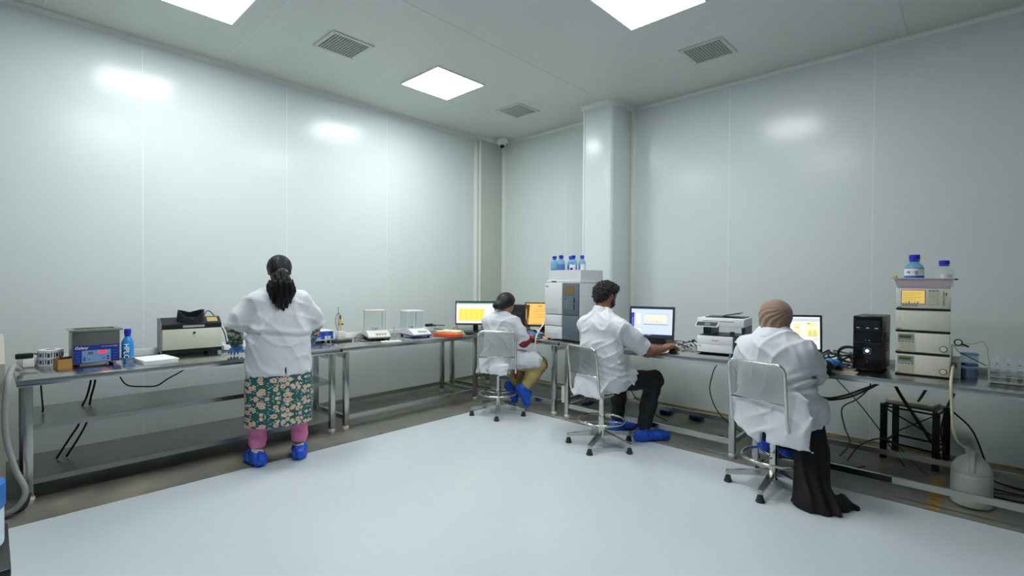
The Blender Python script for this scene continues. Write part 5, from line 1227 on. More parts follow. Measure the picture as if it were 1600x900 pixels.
def hand_field(w, d, n, side, s=1.0, curl=0.35, spread=0.12):
    """w wrist, d direction of the fingers, n back of the hand, side=+1 right / -1 left"""
    d = nrm(d); n = nrm(n - (np.dot(n, d)) * d); r = np.cross(d, n) * side  # towards the little finger
    L = lambda x, y, z: w + (r * x + d * y + n * z) * s
    fs = [cap(L(0, -0.01, 0), L(0, 0.03, 0), .024 * s, .03 * s, n, 0.6), cap(L(-0.018, 0.03, 0), L(-0.022, 0.08, 0), .017 * s, .014 * s), cap(L(0.0, 0.03, 0), L(0.0, 0.085, 0.003), .017 * s, .014 * s), cap(L(0.02, 0.03, 0), L(0.024, 0.076, 0), .016 * s, .013 * s)]
    palm = U(0.02 * s, *fs)
    fing = []
    for x, y, ln, rad in ((-0.03, 0.084, .068, .0088), (-0.01, 0.09, .076, .0092), (0.011, 0.087, .07, .0088), (0.031, 0.078, .054, .0078)):
        a = L(x, y - 0.01, 0); ang = curl; dirv = d + r * (x / 0.03) * spread; dirv = nrm(dirv); p = a; pts = [a]
        for k, fr in enumerate((0.45, 0.32, 0.23)):
            v = dirv * math.cos(ang) - n * math.sin(ang); p = p + v * ln * fr * s; pts.append(p); ang += curl * 0.8
        fing.append(chain(pts, [rad * s, rad * .97 * s, rad * .9 * s, rad * .78 * s], k=0.003))
    t0 = L(-0.024, 0.018, -0.004); t1 = L(-0.05, 0.045, -0.012); t2 = L(-0.058, 0.075, -0.018); t3 = L(-0.054, 0.097, -0.022)
    th = chain([t0, t1, t2, t3], [.015 * s, .0115 * s, .0105 * s, .008 * s], k=0.006)
    return U(0.006, palm, U(0.0, *fing), th)
def foot_cover(ank, toe, s=1.0, seed=1, up=V(0, 0, 1)):
    """puffy elasticated shoe cover: ank = ankle, toe = toe tip on the ground"""
    ank = np.asarray(ank, float); toe = np.asarray(toe, float); d = nrm(toe - ank)
    sole = toe + (ank - toe) * 0.0
    fl = V(toe[0] - ank[0], toe[1] - ank[1], 0); ln = np.linalg.norm(fl); fl = fl / max(ln, 1e-6)
    heel = V(ank[0], ank[1], toe[2]) - fl * 0.05
    z = V(0, 0, 1)
    f = U(0.04, cap(heel + z * 0.04, toe - fl * 0.03 + z * 0.036, .042 * s, .044 * s), cap(heel + z * 0.045 + fl * 0.03, V(ank[0], ank[1], toe[2] + 0.09), .046 * s, .045 * s), cap(toe - fl * 0.07 + z * .04, toe - fl * .035 + z * .03, .05 * s, .042 * s))
    f = wav(f, 0.0035, [((1, .3, .2), .05, 1), ((.2, 1, .4), .043, 1), ((.3, .2, 1), .036, .8)], seed)
    f = I(f, half(V(0, 0, toe[2] + 0.001), (0, 0, -1)))
    return f, bounds([heel, toe, V(ank[0], ank[1], toe[2] + .12)], .075)
# ------------------------------------------------------------------ standing woman at the left bench
def person_a():
    c = V(-3.832, 1.505, 0); F = nrm(V(-.96, .28, 0)); R = V(F[1], -F[0], 0); Z = V(0, 0, 1)
    P = lambda a, b, z: c + R * a + F * b + Z * z
    hc = P(0.005, 0.045, 1.456); hup = nrm(Z + F * 0.3); hf = nrm(F - Z * 0.3)
    head, HL = head_field(hc, hf, hup)
    neck = cap(P(0, -0.005, 1.29), P(0.004, 0.03, 1.40), .062, .052)
    torso = chain([P(0, 0, .80), P(0, 0, 1.0), P(0, 0.0, 1.2)], [.16, .15, .15], F, .72)
    el_l, el_r = P(-0.292, 0.08, 1.04), P(0.272, 0.11, 1.04); wr_l, wr_r = P(-0.276, 0.285, .848), P(0.25, 0.31, .848)
    sh_l, sh_r = P(-0.155, -0.0, 1.232), P(0.155, -0.0, 1.232)
    arms = U(0.0, chain([sh_l, el_l, wr_l], [.055, .048, .03]), chain([sh_r, el_r, wr_r], [.055, .048, .03]))
    an_l, an_r = P(-0.145, 0.015, .09), P(0.146, 0.03, .09)
    legs = U(0.0, chain([P(-.1, 0, .8), P(-.125, 0.02, .45), an_l], [.09, .06, .04]), chain([P(.1, 0, .8), P(.13, 0.02, .45), an_r], [.09, .06, .04]))
    base = tuple(c)
    body = U(0.03, head, neck, torso, arms, legs)
    lo, hi = bounds([P(-.36, -.25, 0), P(.36, .40, 1.6), P(-.36, .40, 0), P(.36, -.25, 0)], .04)
    o = netmesh('person', [(body, lo, hi, .009)], SKIN, base)
    tag(o, 'person standing at the left bench in a white coat over a floral tunic', 'person')
    # white coat: torso, short sleeves, skirt part; waist crease; hollow hem
    tor = U(0.05, cap(P(-.11, -.005, 1.21), P(-.03, -.005, 1.268), .07, .072), cap(P(.11, -.005, 1.21), P(.03, -.005, 1.268), .07, .072), chain([P(0, 0, 1.16), P(0, 0, 1.05), P(0, 0, .9), P(0, 0, .72)], [.178, .2, .213, .231], F, .70, .05), cap(P(0, .0, 1.26), P(0, .015, 1.325), .085, .066))
    slv = [chain([sh_l + R * .005, P(-.245, .02, 1.11), P(-.312, .06, 1.0)], [.072, .078, .078]), chain([sh_r - R * .005, P(.228, .03, 1.11), P(.283, .09, 1.0)], [.072, .077, .074])]
    slc = [I(s, half(e, n)) for s, e, n in zip(slv, (P(-.303, .045, 1.036), P(.272, .075, 1.03)), (nrm(P(-.312, .06, 1.0) - P(-.262, .02, 1.12)), nrm(P(.283, .09, 1.0) - P(.24, .03, 1.12))))]
    coat = U(0.035, I(tor, half(P(0, 0, .675), (0, 0, -1))), *slc)
    coat = ridge(coat, .0075, [((.2, .3, 1), .10, 1), (tuple(R + .5 * Z), .13, 1.0), (tuple(R - .8 * Z), .09, .9)], 3)
    def crease(Pt):
        q = Pt - c; z = Pt[:, 2] - .972 + 0.02 * np.sin((q @ R) * 9) - 0.02 * (q @ R)
        inx = 1 / (1 + np.exp((np.abs(q @ R) - .2) * 60))
        return (.012 * np.exp(-(z / .011) ** 2) - .009 * np.exp(-((z - .035) / .02) ** 2)) * inx
    c0 = coat; coat = lambda Pt: c0(Pt) + crease(Pt)
    inner = lambda Pt: np.maximum(c0(Pt) + .022, Pt[:, 2] - .76)
    slit = lambda Pt: np.max([np.abs((Pt - c) @ R - .03) - .0052, (Pt - c) @ F + .02, Pt[:, 2] - .745], axis=0)
    coat2 = cut(coat, slit)
    lo, hi = bounds([P(-.42, -.25, .64), P(.42, .25, 1.42), P(-.42, .25, .64), P(.42, -.25, .64)], .03)
    netmesh('lab_coat', [(coat2, lo, hi, .008)], COAT, base, o)
    # coat collar
    col = cut(I(cap(P(0, .0, 1.30), P(0, .02, 1.35), .082, .066), half(P(0, 0.0, 1.345), (0, 0, 1)), half(P(0, 0, 1.285), (0, 0, -1))), cap(P(0, .0, 1.26), P(0, .025, 1.42), .07, .055))
    lo, hi = bounds([P(-.12, -.12, 1.26), P(.12, .14, 1.38), P(-.12, .14, 1.26), P(.12, -.12, 1.26)], .02)
    netmesh('collar', [(col, lo, hi, .005)], COAT, base, o)
    # tunic skirt
    sk = chain([P(0, 0, .85), P(0, 0, .55), P(0, .0, .2)], [.205, .232, .248], F, .66)
    sk = wav(sk, .004, [(tuple(R), .13, 1), (tuple(R + .2 * Z), .21, 1)], 5)
    skc = I(sk, half(P(0, 0, .30), (0, 0, -1)), half(P(0, 0, .695), (0, 0, 1)))
    skc = cut(skc, lambda Pt: np.maximum(sk(Pt) + .02, Pt[:, 2] - .4))
    lo, hi = bounds([P(-.3, -.22, .26), P(.3, .22, .82), P(-.3, .22, .26), P(.3, -.22, .26)], .02)
    netmesh('tunic', [(skc, lo, hi, .008)], FLORAL, base, o)
    for e, w_, s_ in ((el_l, wr_l, 1), (el_r, wr_r, 2)):
        f = I(chain([e + (e - w_) * .02, e, w_], [.05, .058, .047]), half(w_ + (e - w_) * .24, w_ - e))
        f = wav(f, .002, [((.3, .2, 1), .05, 1)], s_)
        lo, hi = bounds([e + (e - w_) * .3, w_], .08)
        netmesh('sleeve', [(f, lo, hi, .007)], FLORAL, base, o)
    for an, kn, sd in ((an_l, P(-.13, .02, .45), 1), (an_r, P(.137, .02, .45), 2)):
        f = I(chain([kn, an + Z * .1, an], [.068, .056, .048]), half(an + Z * .045, (0, 0, -1)), half(kn, (0, 0, 1)))
        f = wav(f, .0015, [((.2, .2, 1), .06, 1)], sd)
        lo, hi = bounds([kn, an], .09); netmesh('legging', [(f, lo, hi, .007)], PINKP, base, o)
        lo, hi = bounds([an, an - Z * .05], .07); netmesh('sock', [(cap(an + Z * .03, an - Z * .05, .042, .045), lo, hi, .006)], SOCK, base, o)
    for an, toe, sd in ((an_l, P(-.20, .16, .002), 3), (an_r, P(.165, .185, .002), 4)):
        f, (lo, hi) = foot_cover(an, toe, 1.0, sd); netmesh('shoe_cover', [(f, lo, hi, .007)], SHOEC, base, o)
    for w_, d_, n_, s_ in ((wr_l, P(-.30, .42, .815) - wr_l, Z, -1), (wr_r, P(.21, .45, .815) - wr_r, Z, 1)):
        f = U(.01, hand_field(w_, d_, n_, s_, 1.0, .3, .08), cap(w_ - nrm(d_) * .045, w_, .036, .032))
        lo, hi = bounds([w_ - nrm(d_) * .06, w_ + nrm(d_) * .2], .07); netmesh('glove', [(f, lo, hi, .0045)], GLOVE, base, o)
    # hair: cap over the skull, gathered at the nape, bushy pony tail
    ax = [R, hf, hup]
    hp = ell(HL(0, -.012, .022), (.088, .103, .094), ax)
    hp = U(.03, hp, ell(HL(0, -.075, -.03), (.07, .045, .06), ax))
    hp = cut(hp, I(ell(HL(0, .10, -.03), (.075, .085, .085), ax)))
    tie = P(.012, -.092, 1.43)
    tail = U(.03, chain([tie, P(.0, -.125, 1.40), P(0, -.14, 1.34), P(.01, -.135, 1.27), P(.02, -.13, 1.19)], [.03, .048, .072, .058, .02], F, .62), chain([P(-.02, -.12, 1.39), P(-.045, -.135, 1.32), P(-.01, -.135, 1.23), P(.012, -.13, 1.175)], [.03, .045, .04, .012]), chain([P(.03, -.12, 1.38), P(.055, -.13, 1.31), P(.05, -.13, 1.22)], [.03, .04, .012]))
    tail = wav(tail, .0042, [(tuple(R), .02, 1), (tuple(R + .15 * Z), .034, 1)], 9)
    lo, hi = bounds([P(-.13, -.22, 1.15), P(.13, .2, 1.58), P(-.13, .2, 1.15), P(.13, -.22, 1.15)], .02)
    netmesh('hair', [(U(.015, wav(hp, .0012, [(tuple(R), .02, 1)], 2), tail), lo, hi, .0055)], HAIR, base, o)
    ob = MB().tube([tuple((tie + R * .032 * math.cos(a) + hup * .03 * math.sin(a) - F * (.03 + .006 * math.sin(5 * a))) - c) for a in [2 * PI * k / 20 for k in range(20)]], .011, 8, True).build('hair_tie', mat('dark_patterned_tie', (60, 56, 66), 0.6, vary=(90, (160, 150, 160), .5, .6)), o, True)
person_a()

# ------------------------------------------------------------------ seated man
def person_c():
    c = V(-2.285, 3.555, 0); Z = V(0, 0, 1); F = nrm(V(.1, .99, 0)); R = V(F[1], -F[0], 0)
    P = lambda a, b, z: c + R * a + F * b + Z * z
    base = tuple(c)
    hc = P(-.012, .055, 1.272); hf = nrm(F + R * .22 - Z * .28); hup = nrm(Z + F * .25)
    head, HL = head_field(hc, hf, hup, 1.02)
    neck = cap(P(-.01, -.02, 1.10), P(-.012, .03, 1.22), .062, .058)
    torso = chain([P(0, -.02, .58), P(0, -.05, .8), P(0, -.03, 1.0)], [.14, .14, .15], F, .7)
    sh_r, sh_l = P(.185, .0, 1.005), P(-.185, .0, 1.01)
    el_r, wr_r = V(-2.0, 3.80, .80), V(-1.945, 4.0, .805)
    el_l, wr_l = V(-2.52, 3.82, .80), V(-2.40, 4.05, .80)
    kn_r, an_r = V(-2.03, 3.975, .53), V(-2.085, 3.905, .10); kn_l, an_l = V(-2.385, 4.0, .52), V(-2.395, 3.99, .10)
    body = U(.03, head, neck, torso, chain([sh_r, el_r], [.055, .045]), chain([sh_l, el_l, wr_l], [.055, .045, .03]),
             chain([P(.09, 0, .56), kn_r, an_r], [.085, .06, .04]), chain([P(-.09, 0, .56), kn_l, an_l], [.085, .06, .04]))
    lo, hi = bounds([V(-2.62, 3.3, .03), V(-1.9, 4.1, 1.42)], .03)
    fore = U(.012, chain([el_r + nrm(sh_r - el_r) * .1, el_r, el_r + (wr_r - el_r) * .35, wr_r], [.046, .047, .044, .027]), hand_field(wr_r + V(0, 0, .014), V(-1.895, 4.115, .822) - wr_r, Z, 1, 1.12, .46, .2))
    flo, fhi = bounds([el_r + nrm(sh_r - el_r) * .12, wr_r, V(-1.86, 4.2, .76)], .075)
    o = netmesh('person', [(body, lo, hi, .009), (fore, flo, fhi, .0045)], SKIN, base)
    tag(o, 'person with short black hair seated at a computer in white shirt and black trousers', 'person')
    # coat
    tor = U(.06, cap(P(-.1, -.02, 1.0), P(.1, -.02, 1.0), .085, .085), chain([P(0, -.01, .98), P(0, -.02, .82), P(0, -.0, .66), P(0, .02, .55)], [.182, .188, .192, .205], F, .70, .06), cap(P(-.005, -.02, 1.02), P(-.01, .0, 1.12), .1, .066),
            chain([P(.06, .02, .57), P(.13, .16, .575)], [.125, .10]), chain([P(-.06, .02, .57), P(-.1, .15, .575)], [.125, .10]))
    tail = chain([P(-.03, -.11, .56), P(-.04, -.155, .44)], [.15, .16], F, .14)
    tail = I(tail, half(P(0, 0, .43), (0, 0, -1)))
    body_c = I(tor, half(P(0, 0, .475), (0, 0, -1)), half(P(.1, .2, .57), nrm(F + Z * .12)))
    s_r = I(chain([sh_r - R * .01, sh_r + (el_r - sh_r) * .45, el_r], [.085, .08, .078]), half(sh_r + (el_r - sh_r) * .84, el_r - sh_r))
    s_l = I(chain([sh_l + R * .01, sh_l + (el_l - sh_l) * .45, el_l], [.085, .08, .078]), half(sh_l + (el_l - sh_l) * .84, el_l - sh_l))
    coat = U(.03, body_c, tail, s_r, s_l)
    coat = ridge(coat, .0085, [(tuple(R - .9 * Z), .10, 1), (tuple(F + .8 * Z), .09, .9), (tuple(R + .4 * Z), .13, .8)], 8)
    def folds(Pt):
        q = Pt - c; z = Pt[:, 2]
        w = np.exp(-((z - .66) / .07) ** 2)
        return .007 * w * np.sin((z + .35 * (q @ R)) * 6.283 / .055)
    c1 = coat; coat = lambda Pt: c1(Pt) + folds(Pt)
    lo, hi = bounds([V(-2.66, 3.2, .40), V(-1.93, 3.95, 1.2)], .02)
    netmesh('lab_coat', [(coat, lo, hi, .0075)], COAT, base, o)
    col = cut(I(cap(P(-.005, -.03, 1.08), P(-.012, -.0, 1.165), .083, .07), half(P(0, 0, 1.155), nrm(Z + F * .5)), half(P(0, 0, 1.075), (0, 0, -1))), cap(P(-.01, -.02, 1.0), P(-.012, .02, 1.24), .069, .063))
    lo, hi = bounds([P(-.12, -.13, 1.05), P(.12, .1, 1.2)], .03); netmesh('collar', [(col, lo, hi, .005)], COAT, base, o)
    for kn, an, hp, sd in ((kn_r, an_r, P(.09, .0, .565), 1), (kn_l, an_l, P(-.09, .0, .565), 2)):
        f = chain([hp, kn, kn + (an - kn) * .5, an], [.098, .078, .066, .06], k=.04)
        f = wav(f, .003, [((.3, .5, 1), .09, 1), ((1, .2, .5), .07, .6)], sd)
        f = I(f, half(an + Z * .015, (0, 0, -1)))
        lo, hi = bounds([hp, kn, an], .115); netmesh('trouser_leg', [(f, lo, hi, .0075)], TROUS, base, o)
    for an, toe, sd in ((an_r, V(-1.955, 4.10, .002), 5), (an_l, V(-2.34, 4.19, .002), 6)):
        f, (lo, hi) = foot_cover(an, toe, 1.05, sd); netmesh('shoe_cover', [(f, lo, hi, .007)], SHOEC, base, o)
    ax = [np.cross(hf, hup), hf, hup]
    hp = U(.03, ell(HL(0, -.012, .03), (.089, .104, .092), ax), ell(HL(0, -.06, -.02), (.074, .052, .07), ax), ell(HL(0, .055, .075), (.066, .05, .042), ax))
    hp = cut(hp, U(.01, ell(HL(0, .105, -.015), (.09, .085, .072), ax), ell(HL(0, .03, -.085), (.1, .07, .07), ax), ell(HL(.08, .01, -.02), (.03, .026, .036), ax), ell(HL(-.08, .01, -.02), (.03, .026, .036), ax)))
    hp = wav(hp, .0045, [((1, .2, .3), .026, 1), ((.2, 1, .4), .031, 1), ((.3, .4, 1), .023, 1)], 4)
    lo, hi = bounds([HL(0, 0, 0)], .17); netmesh('hair', [(hp, lo, hi, .0055)], CURL, base, o)
    bd = cut(U(.015, ell(HL(0, .045, -.064), (.058, .055, .041), ax), ell(HL(.054, .03, -.035), (.011, .022, .042), ax), ell(HL(-.054, .03, -.035), (.011, .022, .042), ax)), ell(HL(0, .105, -.035), (.042, .06, .035), ax))
    bd = I(bd, half(HL(0, -.0, 0), -hf)); lo, hi = bounds([HL(0, .03, -.06)], .11); netmesh('beard', [(bd, lo, hi, .005)], CURL, base, o)
person_c()

# ------------------------------------------------------------------ seated hijab wearer
def person_d():
    c = V(-.965, 3.605, 0); Z = V(0, 0, 1); F = nrm(V(.14, 1, 0)); R = V(F[1], -F[0], 0)
    P = lambda a, b, z: c + R * a + F * b + Z * z
    base = tuple(c)
    hc = P(-.02, .06, 1.155); hf = nrm(F - Z * .3 + R * .1); hup = nrm(Z + F * .28)
    head, HL = head_field(hc, hf, hup, .95)
    el_r, wr_r = V(-.785, 3.80, .785), V(-.722, 3.985, .818); el_l, wr_l = V(-1.21, 3.83, .79), V(-1.1, 4.05, .81)
    sh_r, sh_l = P(.16, .0, .925), P(-.165, .0, .925)
    kn_r, kn_l = V(-.86, 4.02, .53), V(-1.06, 4.02, .53); an_r, an_l = V(-.92, 3.80, .235), V(-1.05, 3.79, .235)
    body = U(.03, head, cap(P(-.01, 0, .98), P(-.015, .03, 1.1), .05, .05), chain([P(0, 0, .58), P(0, -.03, .78), P(0, -.01, .92)], [.14, .14, .14], F, .7), chain([sh_r, el_r, wr_r], [.05, .042, .028]), chain([sh_l, el_l, wr_l], [.05, .042, .028]),
             chain([P(.09, 0, .55), kn_r, an_r], [.08, .055, .038]), chain([P(-.09, 0, .55), kn_l, an_l], [.08, .055, .038]))
    lo, hi = bounds([V(-1.3, 3.4, .17), V(-.66, 4.12, 1.3)], .03)
    o = netmesh('person', [(body, lo, hi, .009)], SKIN2, base)
    tag(o, 'person in a tan headscarf, white coat and long black robe seated at a computer', 'person')
    # coat: round back, wide skirt over the stool, two tails with a slit
    tor = U(.06, cap(P(-.1, -.01, .925), P(.1, -.01, .925), .095, .095), chain([P(0, 0, .9), P(0, -.01, .78), P(.0, .01, .66), P(.01, .05, .55)], [.195, .21, .222, .25], F, .70, .06), cap(P(-.005, -.01, .95), P(-.015, .02, 1.03), .12, .078),
            chain([P(.09, .05, .56), P(.17, .12, .54)], [.14, .12]), chain([P(-.08, .05, .56), P(-.14, .14, .56)], [.14, .11]))
    tor = I(tor, half(P(0, 0, .475), (0, 0, -1)), half(P(0, .25, .5), F))
    slitcut = lambda g: (lambda Pt: np.minimum(g(Pt), .43 - Pt[:, 2]))
    tl = I(chain([P(-.10, -.13, .56), P(-.075, -.185, .33)], [.135, .10], F, .2), half(P(-.03, -.2, .35), nrm(V(-.62, 0, -1))), slitcut(half(P(-.006, 0, 0), R)))
    tr = I(chain([P(.13, -.13, .56), P(.15, -.175, .36)], [.15, .14], F, .2), half(P(0, 0, .36), (0, 0, -1)), slitcut(half(P(.022, 0, 0), -R)))
    tr2 = I(chain([P(.22, .0, .56), P(.245, -.03, .42)], [.08, .1], R, .35), half(P(0, 0, .40), nrm(V(.25, 0, -1))))
    s_r = I(chain([sh_r - R * .01, sh_r + (el_r - sh_r) * .5, el_r, wr_r], [.1, .098, .09, .07]), half(el_r + (wr_r - el_r) * .1, wr_r - el_r))
    s_l = I(chain([sh_l + R * .01, sh_l + (el_l - sh_l) * .5, el_l, wr_l], [.1, .098, .09, .07]), half(el_l + (wr_l - el_l) * .15, wr_l - el_l))
    coat = U(.035, tor, tl, tr, tr2, s_r, s_l)
    coat = ridge(coat, .0095, [(tuple(R - .8 * Z), .11, 1), (tuple(R + .9 * Z), .13, .9), (tuple(R), .10, .6)], 15)
    def folds(Pt):
        q = Pt - c; z = Pt[:, 2]; w = np.exp(-((z - .76) / .05) ** 2) * np.exp(-(((q @ R) - .2) / .07) ** 2)
        return .012 * w * np.sin((z - .5 * (q @ R)) * 6.283 / .06)
    c1 = coat; coat = lambda Pt: c1(Pt) + folds(Pt)
    lo, hi = bounds([V(-1.38, 3.26, .26), V(-.6, 3.97, 1.13)], .03); netmesh('lab_coat', [(coat, lo, hi, .0075)], COAT, base, o)
    col = cut(I(cap(P(-.01, -.02, 1.0), P(-.018, .015, 1.07), .098, .08), half(P(0, 0, 1.06), nrm(Z + F * .45)), half(P(0, 0, .99), (0, 0, -1))), cap(P(-.01, 0, .95), P(-.018, .03, 1.14), .082, .074))
    lo, hi = bounds([P(-.13, -.14, .97), P(.12, .12, 1.1)], .03); netmesh('collar', [(col, lo, hi, .005)], COAT, base, o)
    # robe: over the thighs and a long fall of cloth to the floor on the right
    rb = U(.05, chain([P(.09, .0, .54), kn_r, an_r + Z * .05], [.1, .08, .085]), chain([P(-.09, .0, .54), kn_l, an_l + Z * .05], [.1, .08, .085]), chain([P(.0, .1, .5), P(.02, .16, .3)], [.14, .10]))
    rb = I(rb, half(V(0, 0, .255), (0, 0, -1)))
    fall = U(.05, chain([P(.22, .08, .52), P(.235, .04, .3), P(.255, -.02, .02)], [.07, .10, .13], nrm(R - .4 * F), .5), chain([P(.21, .05, .4), P(.23, -.05, .1), P(.26, -.085, .02)], [.06, .09, .10]), cap(P(.27, -.06, .03), P(.42, .08, -.01), .11, .05), cap(P(.28, -.09, .02), P(.37, -.12, .0), .10, .05))
    fall = wav(fall, .011, [(tuple(nrm(R + .75 * F)), .085, 1), (tuple(nrm(R + .5 * F + .25 * Z)), .15, .8)], 21)
    fall = I(fall, half(V(0, 0, .002), (0, 0, -1)), half(P(.118, 0, 0), -R))
    lo, hi = bounds([V(-1.25, 3.35, -.01), V(-.44, 4.15, .68)], .02); netmesh('robe', [(U(.03, rb, fall), lo, hi, .0085)], ABAYA, base, o)
    for e, w_ in ((el_r, wr_r), (el_l, wr_l)):
        f = I(chain([e, w_], [.066, .038]), half(w_ - (w_ - e) * .03, w_ - e)); lo, hi = bounds([e, w_], .08); netmesh('sleeve', [(f, lo, hi, .007)], ABAYA, base, o)
    for w_, d_, s_ in ((wr_r, V(-.70, 4.12, .822) - wr_r, 1), (wr_l, V(-1.06, 4.18, .805) - wr_l, -1)):
        f = U(.01, hand_field(w_ + Z * .012, d_, Z, s_, 1.05, .4, .15), cap(w_ - nrm(d_) * .03, w_ + Z * .012, .036, .034)); lo, hi = bounds([w_ - nrm(d_) * .05, w_ + nrm(d_) * .2], .07); netmesh('glove', [(f, lo, hi, .0045)], GLOVE, base, o)
    for an, sd in ((an_r, 7), (an_l, 8)):
        toe = an + V(-.005, .12, -.105); toe[2] = .226
        f = wav(U(.03, cap(an + V(0, -.045, .0), an + V(0, .1, -.0), .052, .045), cap(an + V(0, -.03, .03), an + V(0, -.0, .06), .055, .05)), .0035, [((1, .3, .2), .05, 1), ((.2, 1, .4), .043, 1), ((.3, .2, 1), .036, .8)], sd)
        lo, hi = bounds([an + V(0, -.06, -.03), an + V(0, .12, .07)], .08); netmesh('shoe_cover', [(f, lo, hi, .007)], SHOEC, base, o)
    # headscarf
    ax = [np.cross(hf, hup), hf, hup]
    sc = U(.03, ell(HL(0, -.012, .012), (.1, .112, .104), ax), cap(HL(0, -.03, -.05), P(-.012, .0, 1.02), .082, .074), ell(HL(0, .045, -.085), (.07, .06, .05), ax))
    sc = cut(sc, ell(HL(0, .125, -.012), (.062, .07, .078), ax))
    r_ = ax[0]; sc0 = sc
    def drape(Pt):
        q = Pt - hc; u = q @ r_ ; v = q @ hup
        a = np.hypot(u - .05, v + .0); ph = np.arctan2(v - .05, u - .12)
        w = np.clip((.06 - v) / .08, 0, 1)
        return .0042 * w * np.sin(ph * 24 + 2.0 * np.sin(a * 30))
    lo, hi = bounds([HL(0, 0, .02), P(0, 0, 1.02)], .15); netmesh('headscarf', [(lambda Pt: sc0(Pt) + drape(Pt), lo, hi, .0055)], HIJAB, base, o)
person_d()

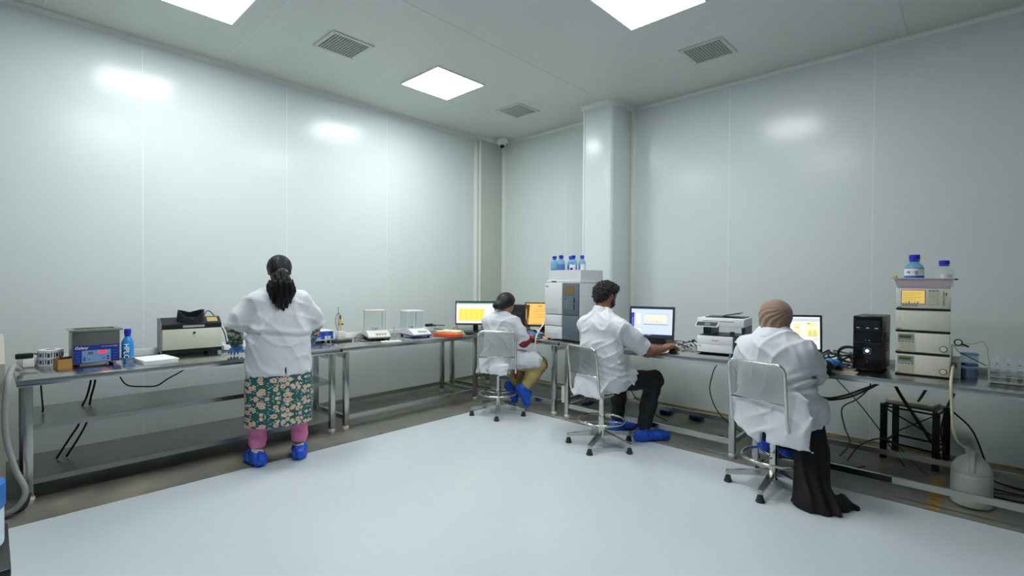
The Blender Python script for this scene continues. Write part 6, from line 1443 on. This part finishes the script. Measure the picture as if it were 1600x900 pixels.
# ------------------------------------------------------------------ far seated woman in the corner
def person_b():
    c = V(-3.60, 3.65, 0); Z = V(0, 0, 1); F = nrm(V(-.36, .93, 0)); R = V(F[1], -F[0], 0)
    P = lambda a, b, z: c + R * a + F * b + Z * z
    base = tuple(c)
    hc = V(-3.55, 3.695, 1.155); hf = nrm(F + R * .5 - Z * .35); hup = nrm(Z + F * .25)
    head, HL = head_field(hc, hf, hup, .92)
    sh_r, sh_l = P(.155, .02, .96), P(-.15, .02, .955)
    el_r, wr_r = V(-3.405, 3.82, .755), V(-3.455, 4.02, .81); el_l, wr_l = V(-3.80, 3.86, .77), V(-3.73, 4.07, .81)
    kn_r, kn_l = V(-3.365, 4.02, .50), V(-3.62, 4.05, .50); an_r, an_l = V(-3.455, 3.87, .25), V(-3.62, 3.86, .25)
    body = U(.03, head, cap(P(.02, 0, 1.0), V(-3.56, 3.68, 1.1), .046, .045), chain([P(0, 0, .58), P(0, -.01, .8), P(0, .01, .95)], [.12, .115, .12], F, .7), chain([sh_r, el_r, wr_r], [.042, .036, .025]), chain([sh_l, el_l, wr_l], [.042, .036, .025]),
             chain([P(.08, 0, .55), kn_r, an_r], [.075, .05, .034]), chain([P(-.08, 0, .55), kn_l, an_l], [.075, .05, .034]))
    lo, hi = bounds([V(-3.9, 3.45, .18), V(-3.28, 4.15, 1.28)], .03)
    o = netmesh('person', [(body, lo, hi, .009)], SKIN2, base)
    tag(o, 'person with a dark bun and khaki trousers seated in the far corner', 'person')
    tor = U(.05, cap(P(-.085, 0, .955), P(.085, 0, .955), .075, .075), chain([P(0, -.01, .93), P(0, -.02, .78), P(0, -.01, .64), P(0, .02, .55)], [.152, .152, .165, .185], F, .70, .05), cap(P(.01, 0, .97), P(.025, .01, 1.04), .09, .058),
            chain([P(.08, .03, .56), kn_r + V(-.03, -.06, .04)], [.13, .105]), chain([P(-.08, .03, .56), kn_l + V(0, -.1, .02)], [.12, .1]))
    tor = I(tor, half(V(0, 0, .478), (0, 0, -1)), half(kn_r + V(-.01, -.02, .0), nrm(V(.3, .9, -.25))))
    tails = I(U(.03, chain([P(-.1, -.10, .55), P(-.15, -.14, .45)], [.11, .06], F, .35), chain([P(.03, -.11, .55), P(.05, -.145, .47)], [.13, .1], F, .3)), half(V(0, 0, .435), (0, 0, -1)))
    s_r = I(chain([sh_r - R * .01, sh_r + (el_r - sh_r) * .5, el_r], [.075, .072, .07]), half(sh_r + (el_r - sh_r) * .95, el_r - sh_r))
    s_l = I(chain([sh_l + R * .01, sh_l + (el_l - sh_l) * .5, el_l], [.075, .072, .07]), half(sh_l + (el_l - sh_l) * .95, el_l - sh_l))
    coat = U(.03, tor, tails, s_r, s_l)
    coat = ridge(coat, .008, [(tuple(R - .9 * Z), .10, 1), (tuple(R + .6 * Z), .12, .8), (tuple(F + Z), .09, .8)], 25)
    lo, hi = bounds([V(-3.95, 3.4, .41), V(-3.26, 4.12, 1.12)], .03); netmesh('lab_coat', [(coat, lo, hi, .0075)], COAT, base, o)
    col = cut(I(cap(P(.015, -.01, .99), P(.03, .01, 1.07), .075, .062), half(P(0, 0, 1.058), nrm(Z + F * .45)), half(P(0, 0, .985), (0, 0, -1))), cap(P(.015, 0, .95), P(.03, .02, 1.12), .062, .056))
    lo, hi = bounds([P(-.1, -.11, .97), P(.13, .1, 1.1)], .03); netmesh('collar', [(col, lo, hi, .005)], COAT, base, o)
    for e, w_ in ((el_r, wr_r), (el_l, wr_l)):
        d = w_ - e; f = I(chain([e - d * .1, e + d * .5], [.056, .052]), half(e + d * .42, d)); lo, hi = bounds([e - d * .2, e + d * .6], .07); netmesh('cuff', [(f, lo, hi, .006)], MAROON, base, o)
    for w_, d_, s_ in ((wr_r, V(-3.43, 4.16, .795) - wr_r, 1), (wr_l, V(-3.70, 4.20, .80) - wr_l, -1)):
        f = U(.01, hand_field(w_, d_, Z, s_, .9, .3, .15), cap(w_ - nrm(d_) * .035, w_, .031, .028)); lo, hi = bounds([w_ - nrm(d_) * .05, w_ + nrm(d_) * .2], .07); netmesh('glove', [(f, lo, hi, .0045)], GLOVE, base, o)
    for kn, an, hp, sd in ((kn_r, an_r, P(.08, .02, .56), 1), (kn_l, an_l, P(-.08, .02, .56), 2)):
        f = chain([hp, kn, kn + (an - kn) * .5, an], [.095, .08, .07, .052], k=.04)
        f = wav(f, .0022, [((.3, .9, .5), .05, 1), ((1, .2, .4), .06, .8)], sd + 30); f = I(f, half(an + nrm(kn - an) * .02, an - kn))
        lo, hi = bounds([hp, kn, an], .11); netmesh('trouser_leg', [(f, lo, hi, .0075)], KHAKI, base, o)
    for an, dr, sd in ((an_r, nrm(V(.03, .03, -.19)), 11), (an_l, nrm(V(0, .06, -.16)), 12)):
        f = wav(U(.03, cap(an + V(-.02, -.03, .01), an + dr * .16, .045, .04), cap(an + V(-.02, -.02, .0), an + dr * .07 + V(0, .03, 0), .05, .05)), .0035, [((1, .3, .2), .05, 1), ((.2, 1, .4), .043, 1), ((.3, .2, 1), .036, .8)], sd)
        lo, hi = bounds([an + V(0, 0, .05), an + dr * .2], .085); netmesh('shoe_cover', [(f, lo, hi, .007)], SHOEC, base, o)
    sash = chain([P(.14, .06, .50), P(.15, .07, .43), P(.155, .065, .37)], [.022, .02, .012]); lo, hi = bounds([P(.15, .06, .5), P(.15, .06, .36)], .05); netmesh('sash', [(sash, lo, hi, .006)], MAROON, base, o)
    ax = [np.cross(hf, hup), hf, hup]
    hp = U(.03, ell(HL(0, -.015, .025), (.088, .104, .092), ax), ell(HL(0, -.07, -.03), (.066, .045, .05), ax), ell(HL(-.02, -.115, -.055), (.052, .04, .042), ax))
    hp = cut(hp, U(.01, ell(HL(0, .11, -.02), (.085, .09, .085), ax), ell(HL(0, .04, -.09), (.1, .07, .06), ax)))
    hp = wav(hp, .0012, [((1, .2, .3), .022, 1)], 5)
    lo, hi = bounds([HL(0, -.03, 0)], .17); netmesh('hair', [(hp, lo, hi, .0055)], HAIRB, base, o)
    MB().tube([tuple(HL(.02 * math.cos(a), -.105, -.01 + .008 * math.sin(a)) - c) for a in [2 * PI * k / 12 for k in range(12)]], .006, 6, True).build('hair_clip', mat('silver_clip', (150, 146, 146), .3, .6), o, True)
person_b()
